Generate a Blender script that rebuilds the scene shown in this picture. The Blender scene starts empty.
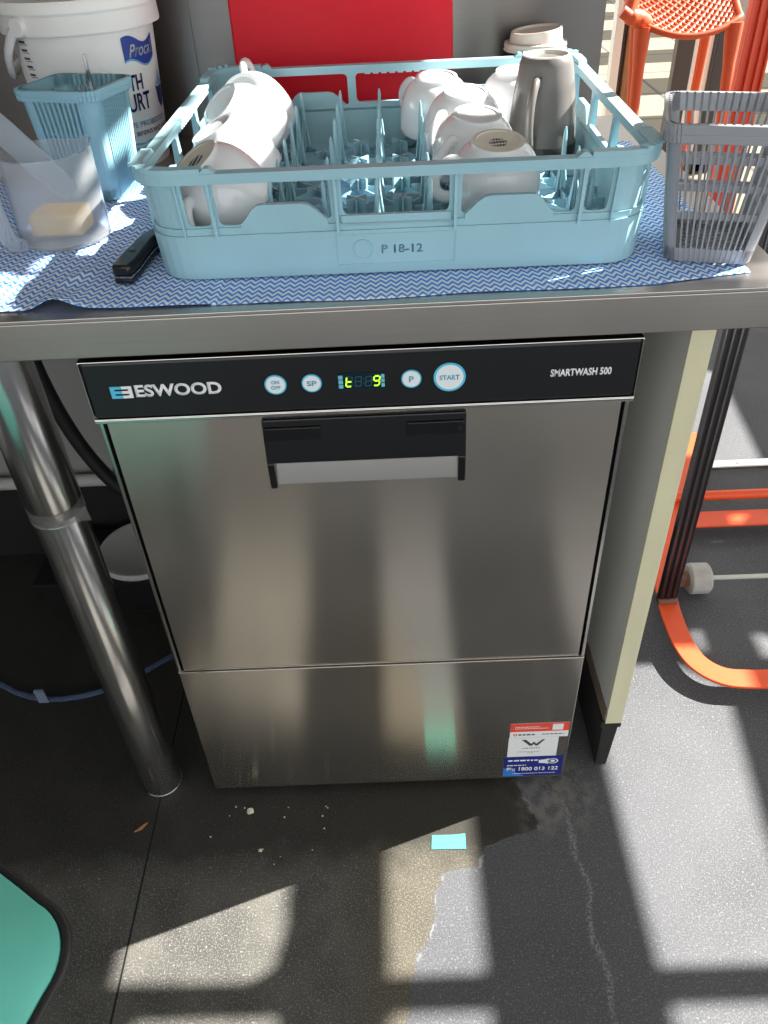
import bpy, bmesh, math, random
from mathutils import Vector, Matrix
from mathutils.geometry import delaunay_2d_cdt
random.seed(7)
SC = bpy.context.scene
COL = SC.collection
PI = math.pi
V = Vector

# ------------------------------------------------------------------ materials
def srgb(r, g, b):
    f = lambda c: (c/255/12.92) if c/255 <= .04045 else ((c/255+.055)/1.055)**2.4
    return (f(r), f(g), f(b), 1)

def new_mat(name):
    m = bpy.data.materials.new(name); m.use_nodes = True
    nt = m.node_tree
    return m, nt, nt.nodes['Principled BSDF']

def mat(name, col, rough=.5, metal=0., spec=.5, noise=0., nscale=20., bump=0., trans=0., sss=0., alpha=1., coat=0., emit=None, estr=0., stretch=None, ior=1.45):
    m, nt, b = new_mat(name)
    b.inputs['Base Color'].default_value = col
    b.inputs['Roughness'].default_value = rough
    b.inputs['Metallic'].default_value = metal
    b.inputs['Specular IOR Level'].default_value = spec
    b.inputs['IOR'].default_value = ior
    b.inputs['Transmission Weight'].default_value = trans
    b.inputs['Alpha'].default_value = alpha
    b.inputs['Coat Weight'].default_value = coat
    if emit:
        b.inputs['Emission Color'].default_value = emit
        b.inputs['Emission Strength'].default_value = estr
    if noise or bump:
        tc = nt.nodes.new('ShaderNodeTexCoord')
        n = nt.nodes.new('ShaderNodeTexNoise'); n.inputs['Scale'].default_value = nscale
        n.inputs['Detail'].default_value = 5
        src = tc.outputs['Object']
        if stretch:
            mp = nt.nodes.new('ShaderNodeMapping'); mp.inputs['Scale'].default_value = stretch
            nt.links.new(src, mp.inputs[0]); src = mp.outputs[0]
        nt.links.new(src, n.inputs['Vector'])
        if noise:
            mx = nt.nodes.new('ShaderNodeMix'); mx.data_type = 'RGBA'
            c = V(col[:3])
            mx.inputs[6].default_value = (*(c*(1-noise)), 1)
            mx.inputs[7].default_value = (*[min(1, x*(1+noise)) for x in c], 1)
            nt.links.new(n.outputs['Fac'], mx.inputs[0])
            nt.links.new(mx.outputs[2], b.inputs['Base Color'])
        if bump:
            bp = nt.nodes.new('ShaderNodeBump'); bp.inputs['Strength'].default_value = bump
            bp.inputs['Distance'].default_value = .002
            nt.links.new(n.outputs['Fac'], bp.inputs['Height'])
            nt.links.new(bp.outputs[0], b.inputs['Normal'])
    return m

M = {}
M['rack'] = mat('rack_plastic', srgb(152, 193, 203), .42, noise=.08, nscale=14)
M['blue_basket'] = mat('blue_basket_plastic', srgb(140, 182, 194), .4, noise=.06)
M['grey_basket'] = mat('grey_basket_plastic', srgb(150, 153, 158), .36, noise=.05)
M['cup'] = mat('glazed_china', srgb(224, 227, 228), .12, coat=.3)
M['cup_foot'] = mat('unglazed_foot', srgb(208, 202, 188), .6, noise=.08, nscale=60)
M['stamp'] = mat('grey_stamp', srgb(70, 72, 76), .6)
M['mug'] = mat('grey_stoneware', srgb(104, 101, 97), .3, noise=.3, nscale=18)
M['mug_dark'] = mat('dark_mug_band', srgb(46, 44, 43), .35)
M['mug_rim'] = mat('pale_mug_foot', srgb(205, 200, 190), .5, noise=.1)
M['lid'] = mat('takeaway_lid_plastic', srgb(206, 190, 178), .4)
M['cup_paper'] = mat('dark_paper_cup', srgb(40, 34, 32), .6)
M['jug'] = mat('frosted_polypropylene', srgb(238, 241, 243), .22, trans=.84, ior=1.14, spec=.5)
M['spatula'] = mat('frosted_spatula', srgb(215, 225, 232), .25, trans=.7, ior=1.15)
M['sponge'] = mat('yellow_sponge', srgb(236, 196, 128), .9, noise=.15, nscale=60, bump=.4)
M['bucket'] = mat('white_bucket_plastic', srgb(222, 220, 215), .35, noise=.02)
M['bucket_lid'] = mat('bucket_lid_plastic', srgb(228, 226, 220), .35)
M['navy'] = mat('navy_print', srgb(38, 62, 140), .4)
M['navy_dark'] = mat('dark_navy_print', srgb(36, 40, 104), .4)
M['sky_print'] = mat('pale_blue_print', srgb(110, 165, 200), .4)
M['grey_print'] = mat('grey_print', srgb(70, 70, 76), .5)
M['red_board'] = mat('red_polyethylene', srgb(205, 12, 34), .5, spec=.3, noise=.08, nscale=50, bump=.25)
M['black_plastic'] = mat('black_plastic', srgb(22, 23, 24), .22)
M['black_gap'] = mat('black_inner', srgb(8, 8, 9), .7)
M['panel_black'] = mat('black_control_panel', srgb(27, 28, 30), .3)
M['white_print'] = mat('white_print', srgb(232, 232, 232), .5)
M['cyan_print'] = mat('cyan_print', srgb(84, 190, 222), .5)
M['button'] = mat('button_white', srgb(228, 234, 234), .4)
M['button_ink'] = mat('button_blue_ink', srgb(80, 160, 195), .5)
M['display'] = mat('display_glass', srgb(14, 40, 50), .15)
M['led'] = mat('led_segment', srgb(200, 255, 60), .4, emit=srgb(190, 255, 40), estr=1.1)
M['seg_off'] = mat('dark_segment', srgb(58, 92, 100), .4)
M['led_block'] = mat('pale_indicator', srgb(96, 165, 180), .4, emit=srgb(90, 160, 175), estr=.25)
M['sticker_white'] = mat('sticker_white', srgb(225, 226, 224), .4)
M['sticker_red'] = mat('sticker_red', srgb(222, 78, 62), .4)
M['sticker_blue'] = mat('sticker_blue', srgb(32, 44, 122), .35)
M['sticker_ltblue'] = mat('sticker_light_blue', srgb(56, 120, 200), .35)
M['chrome'] = mat('chrome', (.88, .88, .88, 1), .19, metal=1, noise=.12, nscale=40)
M['chrome_dark'] = mat('dull_chrome', (.10, .10, .105, 1), .32, metal=1, noise=.25, nscale=30, stretch=(1, 1, .1))
M['tape'] = mat('clear_tape', srgb(205, 205, 200), .18, trans=.9, ior=1.12)
M['cutlery'] = mat('cutlery_steel', (.5, .5, .5, 1), .15, metal=1)
M['laminate'] = mat('cream_laminate', srgb(208, 209, 202), .32, noise=.06, nscale=6)
M['edge_strip'] = mat('yellowed_edge_strip', srgb(206, 201, 168), .5, noise=.12, nscale=25, stretch=(1, 1, .3))
M['rot'] = mat('stained_chipboard', srgb(116, 100, 88), .9, noise=.5, nscale=40)
M['kick_dark'] = mat('dirty_black_plinth', srgb(34, 32, 30), .8, noise=.5, nscale=40, bump=.4)
M['orange_paint'] = mat('orange_paint', srgb(232, 88, 44), .4, noise=.12, nscale=18)
M['orange_plastic'] = mat('orange_plastic', srgb(196, 78, 34), .5)
M['red_orange'] = mat('red_orange_paint', srgb(232, 86, 52), .35)
M['wheel'] = mat('worn_grey_rubber', srgb(168, 166, 160), .8, noise=.25, nscale=60, bump=.4)
M['rust'] = mat('rusty_fork', srgb(120, 84, 68), .7, noise=.3, nscale=60)
M['rod'] = mat('zinc_rod', srgb(190, 192, 180), .4)
M['frame_grey'] = mat('powder_coated_grey', srgb(176, 174, 166), .4)
M['frame_light'] = mat('pale_aluminium', srgb(232, 229, 218), .4)
M['frame_dark'] = mat('dark_bronze_aluminium', srgb(66, 61, 57), .4)
M['wood'] = mat('brown_timber', srgb(150, 108, 70), .6, noise=.3, nscale=20, stretch=(6, 6, .5))
M['hose_black'] = mat('black_hose', srgb(30, 31, 32), .45)
M['hose_clear'] = mat('clear_tubing', srgb(130, 150, 185), .15, trans=.7, ior=1.2)
M['white_plastic'] = mat('white_plastic', srgb(190, 190, 184), .45)
M['tag'] = mat('clear_tag', srgb(160, 175, 200), .2, trans=.5, ior=1.2)
M['teal'] = mat('teal_vinyl', srgb(116, 214, 195), .45, noise=.07, nscale=12)
M['piping'] = mat('black_piping', srgb(40, 38, 38), .45)
M['black_metal'] = mat('black_metal', srgb(25, 25, 26), .4)
M['teal_tape'] = mat('turquoise_tape', srgb(78, 168, 152), .5)
M['crumb'] = mat('crumb', srgb(214, 204, 182), .9, noise=.2, nscale=200)
M['leaf'] = mat('dry_leaf', srgb(176, 120, 72), .8)
M['ceiling'] = mat('ceiling_paint', srgb(205, 203, 198), .8)
M['wall'] = mat('grey_wall_paint', srgb(150, 149, 146), .6, noise=.05, nscale=4)
M['dark_wall'] = mat('black_wall_paint', srgb(30, 30, 31), .8)
M['outside'] = None

def steel(name, col, rough, aniso, rot=0., scratch=.06, var=.08):
    """brushed stainless: horizontal grain in the UV map, reflections smear upright"""
    m, nt, b = new_mat(name)
    b.inputs['Metallic'].default_value = 1
    b.inputs['Anisotropic'].default_value = aniso
    b.inputs['Anisotropic Rotation'].default_value = rot
    tg = nt.nodes.new('ShaderNodeTangent'); tg.direction_type = 'UV_MAP'
    nt.links.new(tg.outputs[0], b.inputs['Tangent'])
    tc = nt.nodes.new('ShaderNodeTexCoord')
    mp = nt.nodes.new('ShaderNodeMapping'); mp.inputs['Scale'].default_value = (3, 3, 900)
    n = nt.nodes.new('ShaderNodeTexNoise'); n.inputs['Scale'].default_value = 1.; n.inputs['Detail'].default_value = 3
    nt.links.new(tc.outputs['Object'], mp.inputs[0]); nt.links.new(mp.outputs[0], n.inputs['Vector'])
    n2 = nt.nodes.new('ShaderNodeTexNoise'); n2.inputs['Scale'].default_value = 7.; n2.inputs['Detail'].default_value = 6
    nt.links.new(tc.outputs['Object'], n2.inputs['Vector'])
    mx = nt.nodes.new('ShaderNodeMix'); mx.data_type = 'RGBA'
    c = V(col[:3])
    mx.inputs[6].default_value = (*(c*(1-var)), 1); mx.inputs[7].default_value = (*(c*(1+var)), 1)
    nt.links.new(n.outputs['Fac'], mx.inputs[0]); nt.links.new(mx.outputs[2], b.inputs['Base Color'])
    mr = nt.nodes.new('ShaderNodeMapRange')
    mr.inputs['To Min'].default_value = rough*(1-scratch*3); mr.inputs['To Max'].default_value = rough*(1+scratch*3)
    nt.links.new(n2.outputs['Fac'], mr.inputs['Value']); nt.links.new(mr.outputs[0], b.inputs['Roughness'])
    return m
M['steel_door'] = steel('brushed_steel_door', (.56, .52, .455), .20, .95, rot=.25)
M['steel_bench'] = steel('scuffed_steel_bench', (.52, .49, .45), .34, .3, var=.12)
M['steel_wall'] = steel('steel_splashback', (.165, .155, .145), .34, .8, rot=.25, var=.1)
M['steel_edge'] = mat('bright_steel_edge', (.7, .68, .64, 1), .2, metal=1)

def floor_material():
    m, nt, b = new_mat('speckled_rubber_floor')
    N = nt.nodes; L = nt.links
    tc = N.new('ShaderNodeTexCoord'); P = tc.outputs['Object']
    def noise(sc, det=4, vec=P):
        n = N.new('ShaderNodeTexNoise'); n.inputs['Scale'].default_value = sc; n.inputs['Detail'].default_value = det
        L.new(vec, n.inputs['Vector']); return n.outputs['Fac']
    def math_(op, a, b_=None, c=None, clamp=False):
        n = N.new('ShaderNodeMath'); n.operation = op; n.use_clamp = clamp
        for i, x in enumerate((a, b_, c)):
            if x is None: continue
            if isinstance(x, (int, float)): n.inputs[i].default_value = x
            else: L.new(x, n.inputs[i])
        return n.outputs[0]
    def ramp(x, lo, hi):
        n = N.new('ShaderNodeMapRange'); n.interpolation_type = 'SMOOTHSTEP'
        n.inputs['From Min'].default_value = lo; n.inputs['From Max'].default_value = hi
        L.new(x, n.inputs['Value']); return n.outputs[0]
    def mix(f, a, c):
        n = N.new('ShaderNodeMix'); n.data_type = 'RGBA'
        L.new(f, n.inputs[0])
        for i, x in ((6, a), (7, c)):
            if isinstance(x, tuple): n.inputs[i].default_value = x
            else: L.new(x, n.inputs[i])
        return n.outputs[2]
    sep = N.new('ShaderNodeSeparateXYZ'); L.new(P, sep.inputs[0]); X, Y = sep.outputs[0], sep.outputs[1]
    sp = noise(420, 2); fl = noise(250, 3); big = noise(3.2, 6); mid = noise(14, 6)
    base = mix(ramp(big, .3, .7), srgb(66, 67, 69), srgb(80, 81, 84))
    base = mix(ramp(sp, .46, .68), base, srgb(98, 99, 102))
    base = mix(ramp(fl, .58, .72), base, srgb(112, 113, 117))
    # the left side is worn down to the black rubber, with a ragged boundary
    fine = noise(45, 5)
    wx = math_('ADD', X, math_('MULTIPLY', math_('SUBTRACT', mid, .5), .035))
    wx = math_('ADD', wx, math_('MULTIPLY', math_('SUBTRACT', fine, .5), .03))
    cr = N.new('ShaderNodeFloatCurve'); cu = cr.mapping.curves[0]
    knots = [(-.60, -.06), (-.40, .0), (-.30, .030), (-.25, .052), (-.20, .066), (-.152, .082), (-.143, .140), (-.112, .150), (-.098, .19), (-.085, .235), (-.035, .235), (.05, .19), (.4, .1)]
    yy = lambda y: (y+.6)/1.0
    pts_ = [(yy(y), x+.1) for y, x in knots]
    cu.points[0].location = pts_[0]; cu.points[1].location = pts_[-1]
    for p in pts_[1:-1]: cu.points.new(*p)
    for p in cu.points: p.handle_type = 'VECTOR'
    cr.mapping.update()
    L.new(math_('ADD', math_('ADD', Y, .6), math_('MULTIPLY', math_('SUBTRACT', fine, .5), .02)), cr.inputs['Value'])
    wornx = math_('SUBTRACT', wx, math_('SUBTRACT', cr.outputs[0], .1))
    worn = math_('SUBTRACT', 1., ramp(wornx, -.004, .004))
    # dirt film (brownish) inside the worn part
    black = mix(ramp(mid, .35, .7), srgb(70, 69, 66), srgb(90, 88, 82))
    black = mix(ramp(sp, .48, .68), black, srgb(112, 110, 105))
    black = mix(ramp(fl, .60, .74), black, srgb(140, 138, 132))
    brown = math_('MULTIPLY', ramp(wx, -.10, .0), .6)
    black = mix(brown, black, mix(ramp(sp, .45, .68), srgb(74, 68, 53), srgb(106, 99, 80)))
    base = mix(worn, base, black)
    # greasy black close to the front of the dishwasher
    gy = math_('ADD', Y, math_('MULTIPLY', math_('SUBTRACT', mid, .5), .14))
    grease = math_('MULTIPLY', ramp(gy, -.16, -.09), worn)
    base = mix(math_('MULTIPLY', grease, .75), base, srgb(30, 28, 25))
    # pale tide marks
    ax = math_('ABSOLUTE', math_('SUBTRACT', wornx, .004))
    ring = math_('MULTIPLY', math_('SUBTRACT', 1., ramp(ax, .0, .003)), ramp(fine, .48, .60))
    base = mix(math_('MULTIPLY', ring, .28), base, srgb(170, 170, 170))
    sx = math_('ABSOLUTE', math_('SUBTRACT', math_('ADD', X, math_('ADD', math_('MULTIPLY', Y, .02), math_('MULTIPLY', math_('SUBTRACT', mid, .5), .05))), .292))
    scr = math_('MULTIPLY', math_('SUBTRACT', 1., ramp(sx, .0, .007)), ramp(fl, .42, .55))
    scr = math_('MULTIPLY', scr, math_('MULTIPLY', ramp(Y, -.45, -.3), math_('SUBTRACT', 1., ramp(Y, -.06, -.02))))
    base = mix(math_('MULTIPLY', scr, .4), base, srgb(160, 160, 162))
    # pale dried smear beside the machine's right foot
    dx, dy = math_('SUBTRACT', X, .275), math_('SUBTRACT', Y, -.02)
    rr_ = math_('SQRT', math_('ADD', math_('MULTIPLY', dx, dx), math_('MULTIPLY', math_('MULTIPLY', dy, dy), .8)))
    sm = math_('MULTIPLY', math_('SUBTRACT', 1., ramp(math_('ADD', rr_, math_('MULTIPLY', math_('SUBTRACT', mid, .5), .10)), .02, .10)), ramp(fine, .38, .62))
    base = mix(math_('MULTIPLY', sm, .6), base, srgb(128, 122, 114))
    # seam between two lengths of rubber
    seam = math_('SUBTRACT', 1., ramp(math_('ABSOLUTE', math_('ADD', X, .392)), .0008, .0022))
    base = mix(seam, base, srgb(12, 12, 12))
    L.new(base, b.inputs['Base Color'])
    rg = N.new('ShaderNodeMapRange'); rg.inputs['To Min'].default_value = .55; rg.inputs['To Max'].default_value = .8
    L.new(mid, rg.inputs['Value']); L.new(rg.outputs[0], b.inputs['Roughness'])
    b.inputs['Specular IOR Level'].default_value = .35
    bp = N.new('ShaderNodeBump'); bp.inputs['Strength'].default_value = .5; bp.inputs['Distance'].default_value = .0012
    L.new(sp, bp.inputs['Height']); L.new(bp.outputs[0], b.inputs['Normal'])
    return m
M['floor'] = floor_material()

def cloth_material():
    m, nt, b = new_mat('blue_chevron_cloth')
    N = nt.nodes; L = nt.links
    tc = N.new('ShaderNodeTexCoord')
    sep = N.new('ShaderNodeSeparateXYZ'); L.new(tc.outputs['UV'], sep.inputs[0])
    def math_(op, a, b_=None):
        n = N.new('ShaderNodeMath'); n.operation = op
        for i, x in enumerate((a, b_)):
            if x is None: continue
            if isinstance(x, (int, float)): n.inputs[i].default_value = x
            else: L.new(x, n.inputs[i])
        return n.outputs[0]
    X, Y = sep.outputs[0], sep.outputs[1]
    tri = math_('ABSOLUTE', math_('SUBTRACT', math_('FRACT', math_('MULTIPLY', X, 95.)), .5))     # 0..0.5
    f = math_('FRACT', math_('ADD', math_('MULTIPLY', Y, 92.), math_('MULTIPLY', tri, 1.5)))
    st = math_('ABSOLUTE', math_('SUBTRACT', f, .5))
    mr = N.new('ShaderNodeMapRange'); mr.interpolation_type = 'SMOOTHSTEP'
    mr.inputs['From Min'].default_value = .2; mr.inputs['From Max'].default_value = .28
    L.new(st, mr.inputs['Value'])
    nz = N.new('ShaderNodeTexNoise'); nz.inputs['Scale'].default_value = 400; L.new(tc.outputs['UV'], nz.inputs['Vector'])
    mx = N.new('ShaderNodeMix'); mx.data_type = 'RGBA'
    mx.inputs[6].default_value = srgb(84, 154, 236); mx.inputs[7].default_value = srgb(236, 243, 252)
    L.new(mr.outputs[0], mx.inputs[0]); L.new(mx.outputs[2], b.inputs['Base Color'])
    b.inputs['Roughness'].default_value = .9; b.inputs['Specular IOR Level'].default_value = .15
    bp = N.new('ShaderNodeBump'); bp.inputs['Strength'].default_value = .4; bp.inputs['Distance'].default_value = .0008
    L.new(nz.outputs['Fac'], bp.inputs['Height']); L.new(bp.outputs[0], b.inputs['Normal'])
    return m
M['cloth'] = cloth_material()

def paving_material():
    m, nt, b = new_mat('pale_paving_tiles')
    N = nt.nodes; L = nt.links
    tc = N.new('ShaderNodeTexCoord')
    br = N.new('ShaderNodeTexBrick'); br.offset = 0; br.inputs['Scale'].default_value = 1
    br.inputs['Brick Width'].default_value = .6; br.inputs['Row Height'].default_value = .6
    br.inputs['Mortar Size'].default_value = .012
    br.inputs['Color1'].default_value = srgb(118, 110, 90); br.inputs['Color2'].default_value = srgb(112, 104, 85)
    br.inputs['Mortar'].default_value = srgb(70, 66, 58)
    L.new(tc.outputs['Object'], br.inputs['Vector']); L.new(br.outputs[0], b.inputs['Base Color'])
    b.inputs['Roughness'].default_value = .8
    return m
M['paving'] = paving_material()

# ------------------------------------------------------------------ mesh helpers
class MB:
    """collects shapes into one mesh"""
    def __init__(s): s.bm = bmesh.new()
    def _faces(s, vs, fs):
        bv = [s.bm.verts.new(v) for v in vs]
        for f in fs:
            try: s.bm.faces.new([bv[i] for i in f])
            except ValueError: pass
        return bv
    def hexa(s, p):
        """p: 8 points, bottom ring 0-3 then top ring 4-7"""
        s._faces(p, [(3, 2, 1, 0), (4, 5, 6, 7), (0, 1, 5, 4), (1, 2, 6, 5), (2, 3, 7, 6), (3, 0, 4, 7)]); return s
    def box(s, x0, x1, y0, y1, z0, z1):
        return s.hexa([(x0, y0, z0), (x1, y0, z0), (x1, y1, z0), (x0, y1, z0), (x0, y0, z1), (x1, y0, z1), (x1, y1, z1), (x0, y1, z1)])
    def tube(s, pts, r, n=12, cap=True, squash=1.):
        pts = [V(p) for p in pts]; rs = r if isinstance(r, (list, tuple)) else [r]*len(pts)
        rings = []; prev = None
        for i, p in enumerate(pts):
            d = (pts[min(i+1, len(pts)-1)]-pts[max(i-1, 0)]).normalized()
            if prev is None:
                a = V((0, 0, 1)) if abs(d.z) < .9 else V((1, 0, 0))
                u = d.cross(a).normalized()
            else:
                u = (prev-d*prev.dot(d)).normalized()
            prev = u; w = d.cross(u)
            rings.append([s.bm.verts.new(p+(u*math.cos(2*PI*k/n)+w*math.sin(2*PI*k/n)*squash)*rs[i]) for k in range(n)])
        for a, b in zip(rings, rings[1:]):
            for k in range(n): s.bm.faces.new((a[k], a[(k+1) % n], b[(k+1) % n], b[k]))
        if cap:
            s.bm.faces.new(rings[0][::-1]); s.bm.faces.new(rings[-1])
        return s
    def lathe(s, prof, n=40, c=(0, 0, 0), close=False):
        """prof: list of (r, z); r=0 collapses to a point"""
        c = V(c); rings = []
        for r, z in prof:
            if r < 1e-6: rings.append([s.bm.verts.new(c+V((0, 0, z)))])
            else: rings.append([s.bm.verts.new(c+V((r*math.cos(2*PI*k/n), r*math.sin(2*PI*k/n), z))) for k in range(n)])
        seq = list(zip(rings, rings[1:]))
        if close: seq.append((rings[-1], rings[0]))
        for a, b in seq:
            for k in range(n):
                q = [a[k % len(a)], a[(k+1) % len(a)], b[(k+1) % len(b)], b[k % len(b)]]
                q2 = []
                for x in q:
                    if x not in q2: q2.append(x)
                if len(q2) > 2: s.bm.faces.new(q2)
        return s
    def prism(s, outline, f0, f1):
        """outline: 2-D points; f0,f1 map (u,v) to the two faces"""
        a = [s.bm.verts.new(f0(u, v)) for u, v in outline]; b = [s.bm.verts.new(f1(u, v)) for u, v in outline]
        n = len(a)
        s.bm.faces.new(a[::-1]); s.bm.faces.new(b)
        for k in range(n): s.bm.faces.new((a[k], a[(k+1) % n], b[(k+1) % n], b[k]))
        return s
    def plate(s, outer, holes, f0, f1):
        """flat plate with holes"""
        pts = list(outer); loops = [list(range(len(outer)))]
        for h in holes:
            loops.append(list(range(len(pts), len(pts)+len(h)))); pts += list(h)
        edges = [(l[i], l[(i+1) % len(l)]) for l in loops for i in range(len(l))]
        vs, es, fs, *_ = delaunay_2d_cdt([V(p) for p in pts], edges, [], 0, 1e-7)
        def inside(p, poly):
            c = False; n = len(poly)
            for i in range(n):
                (x1, y1), (x2, y2) = poly[i], poly[(i+1) % n]
                if (y1 > p[1]) != (y2 > p[1]) and p[0] < (x2-x1)*(p[1]-y1)/(y2-y1)+x1: c = not c
            return c
        A = [s.bm.verts.new(f0(*v)) for v in vs]; B = [s.bm.verts.new(f1(*v)) for v in vs]
        for f in fs:
            ce = sum((vs[i] for i in f), V((0, 0)))/len(f)
            if inside(ce, outer) and not any(inside(ce, h) for h in holes):
                s.bm.faces.new([A[i] for i in f][::-1]); s.bm.faces.new([B[i] for i in f])
        for l in loops:
            P0 = [s.bm.verts.new(f0(*pts[i])) for i in l]; P1 = [s.bm.verts.new(f1(*pts[i])) for i in l]
            for k in range(len(l)):
                s.bm.faces.new((P0[k], P0[(k+1) % len(l)], P1[(k+1) % len(l)], P1[k]))
        bmesh.ops.remove_doubles(s.bm, verts=s.bm.verts, dist=1e-6)
        return s
    def xform(s, m): bmesh.ops.transform(s.bm, matrix=m, verts=s.bm.verts); return s
    def build(s, name, material, parent=None, world=True, smooth=35, bevel=0., uv=None, solid=0., sub=0, loc=None, fixn=True):
        bm = s.bm
        if fixn: bmesh.ops.recalc_face_normals(bm, faces=bm.faces)
        off = V((0, 0, 0))
        if parent is not None and world:
            o = parent
            while o is not None: off += o.location; o = o.parent
        if loc is not None: off = V(loc)
        if off.length: bmesh.ops.translate(bm, vec=-off, verts=bm.verts)
        if uv:
            ul = bm.loops.layers.uv.new('UVMap')
            for f in bm.faces:
                for l in f.loops: l[ul].uv = uv(l.vert.co+off)
        me = bpy.data.meshes.new(name); bm.to_mesh(me); bm.free()
        me.materials.append(material)
        if smooth:
            me.polygons.foreach_set('use_smooth', [True]*len(me.polygons))
            me.set_sharp_from_angle(angle=math.radians(smooth))
        ob = bpy.data.objects.new(name, me); COL.objects.link(ob)
        if loc is not None: ob.location = loc
        if parent is not None: ob.parent = parent
        if solid:
            md = ob.modifiers.new('thickness', 'SOLIDIFY'); md.thickness = solid; md.offset = 0
        if bevel:
            md = ob.modifiers.new('bevel', 'BEVEL'); md.width = bevel; md.segments = 2; md.limit_method = 'ANGLE'; md.angle_limit = math.radians(40)
            md.harden_normals = False
        if sub:
            md = ob.modifiers.new('subdiv', 'SUBSURF'); md.levels = sub; md.render_levels = sub
        return ob

def tag(o, label=None, cat=None, group=None, kind=None):
    if label: o['label'] = label
    if cat: o['category'] = cat
    if group: o['group'] = group
    if kind: o['kind'] = kind
    return o
def thing(name, label, cat, loc=(0, 0, 0), rot=None, group=None):
    o = bpy.data.objects.new(name, None); COL.objects.link(o); o.location = loc
    o.empty_display_size = .05
    if rot is not None: o.rotation_euler = rot
    return tag(o, label, cat, group)
def structure(o, label=None): o['kind'] = 'structure'; return o
def part_label(o, label): o['label'] = label; return o
def copy_tree(o, parent=None):
    c = o.copy(); COL.objects.link(c)
    if parent is not None: c.parent = parent
    for ch in [x for x in bpy.data.objects if x.parent == o]: copy_tree(ch, c)
    return c

def text_mb(s, x0, x1, z0, z1, y, bold=0., align=None, depth=.0004, mapf=None):
    """lettering standing in an x-z plane, fitted to a box"""
    cu = bpy.data.curves.new('t', 'FONT'); cu.body = s; cu.offset = bold; cu.resolution_u = 4
    ob = bpy.data.objects.new('t', cu); COL.objects.link(ob)
    dg = bpy.context.evaluated_depsgraph_get(); dg.update()
    me = bpy.data.meshes.new_from_object(ob.evaluated_get(dg))
    bpy.data.objects.remove(ob); bpy.data.curves.remove(cu)
    xs = [v.co.x for v in me.vertices]; ys = [v.co.y for v in me.vertices]
    ax, bx, ay, by = min(xs), max(xs), min(ys), max(ys)
    mb = MB(); mb.bm.from_mesh(me); bpy.data.meshes.remove(me)
    for v in mb.bm.verts:
        u = x0+(v.co.x-ax)/(bx-ax)*(x1-x0); w = z0+(v.co.y-ay)/max(by-ay, 1e-6)*(z1-z0)
        v.co = mapf(u, w) if mapf else V((u, y, w))
    ex = bmesh.ops.extrude_face_region(mb.bm, geom=list(mb.bm.faces))
    vv = [g for g in ex['geom'] if isinstance(g, bmesh.types.BMVert)]
    if mapf is None: bmesh.ops.translate(mb.bm, vec=(0, -depth, 0), verts=vv)
    return mb

def rrect(a, b, r, u):
    """rounded rectangle; u in 0..8, even spans are sides (front,right,back,left), odd spans corners -> (point, outward normal)"""
    u %= 8; k = int(u); t = u-k
    if k == 0: return V((-(a-r)+2*(a-r)*t, -b, 0)), V((0, -1, 0))
    if k == 2: return V((a, -(b-r)+2*(b-r)*t, 0)), V((1, 0, 0))
    if k == 4: return V(((a-r)-2*(a-r)*t, b, 0)), V((0, 1, 0))
    if k == 6: return V((-a, (b-r)-2*(b-r)*t, 0)), V((-1, 0, 0))
    cx, cy, a0 = {1: (a-r, -(b-r), -PI/2), 3: (a-r, b-r, 0), 5: (-(a-r), b-r, PI/2), 7: (-(a-r), -(b-r), PI)}[k]
    an = a0+t*PI/2; n = V((math.cos(an), math.sin(an), 0))
    return V((cx, cy, 0))+n*r, n

def seg(mb, mp, u0, u1, v0, v1, w0, w1, v0b=None, v1b=None):
    """one block of a perimeter wall; mp(u,v,w) -> point; v0b,v1b heights at the far end"""
    v0b = v0 if v0b is None else v0b; v1b = v1 if v1b is None else v1b
    mb.hexa([mp(u0, v0, w0), mp(u1, v0b, w0), mp(u1, v0b, w1), mp(u0, v0, w1),
             mp(u0, v1, w0), mp(u1, v1b, w0), mp(u1, v1b, w1), mp(u0, v1, w1)])
def band(mb, mp, v0, v1, w0, w1, nc=5, ns=1, u0=0, u1=8):
    us = []
    k = u0
    while k < u1:
        n = ns if int(k) % 2 == 0 else nc
        us += [k+i/n for i in range(n)]; k += 1
    us.append(u1)
    for a, b in zip(us, us[1:]): seg(mb, mp, a, b, v0, v1, w0, w1)

# ------------------------------------------------------------------ camera (position and lens of the photograph)
cam_d = bpy.data.cameras.new('camera'); cam = bpy.data.objects.new('camera', cam_d); COL.objects.link(cam)
cam_d.sensor_width = 36; cam_d.sensor_fit = 'AUTO'; cam_d.lens = 797.36*36/1024
cam_d.clip_start = .02
pitch, yaw, roll = -.6875, -.0204, -.0549
fw = V((math.sin(yaw)*math.cos(pitch), math.cos(yaw)*math.cos(pitch), math.sin(pitch)))
rt = V((math.cos(yaw), -math.sin(yaw), 0)); up = rt.cross(fw)
r2 = rt*math.cos(roll)+up*math.sin(roll); u2 = up*math.cos(roll)-rt*math.sin(roll)
mw = Matrix((r2, u2, -fw)).transposed().to_4x4(); mw.translation = V((.0327, -.755, 1.2297))
cam.matrix_world = mw
SC.camera = cam

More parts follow.
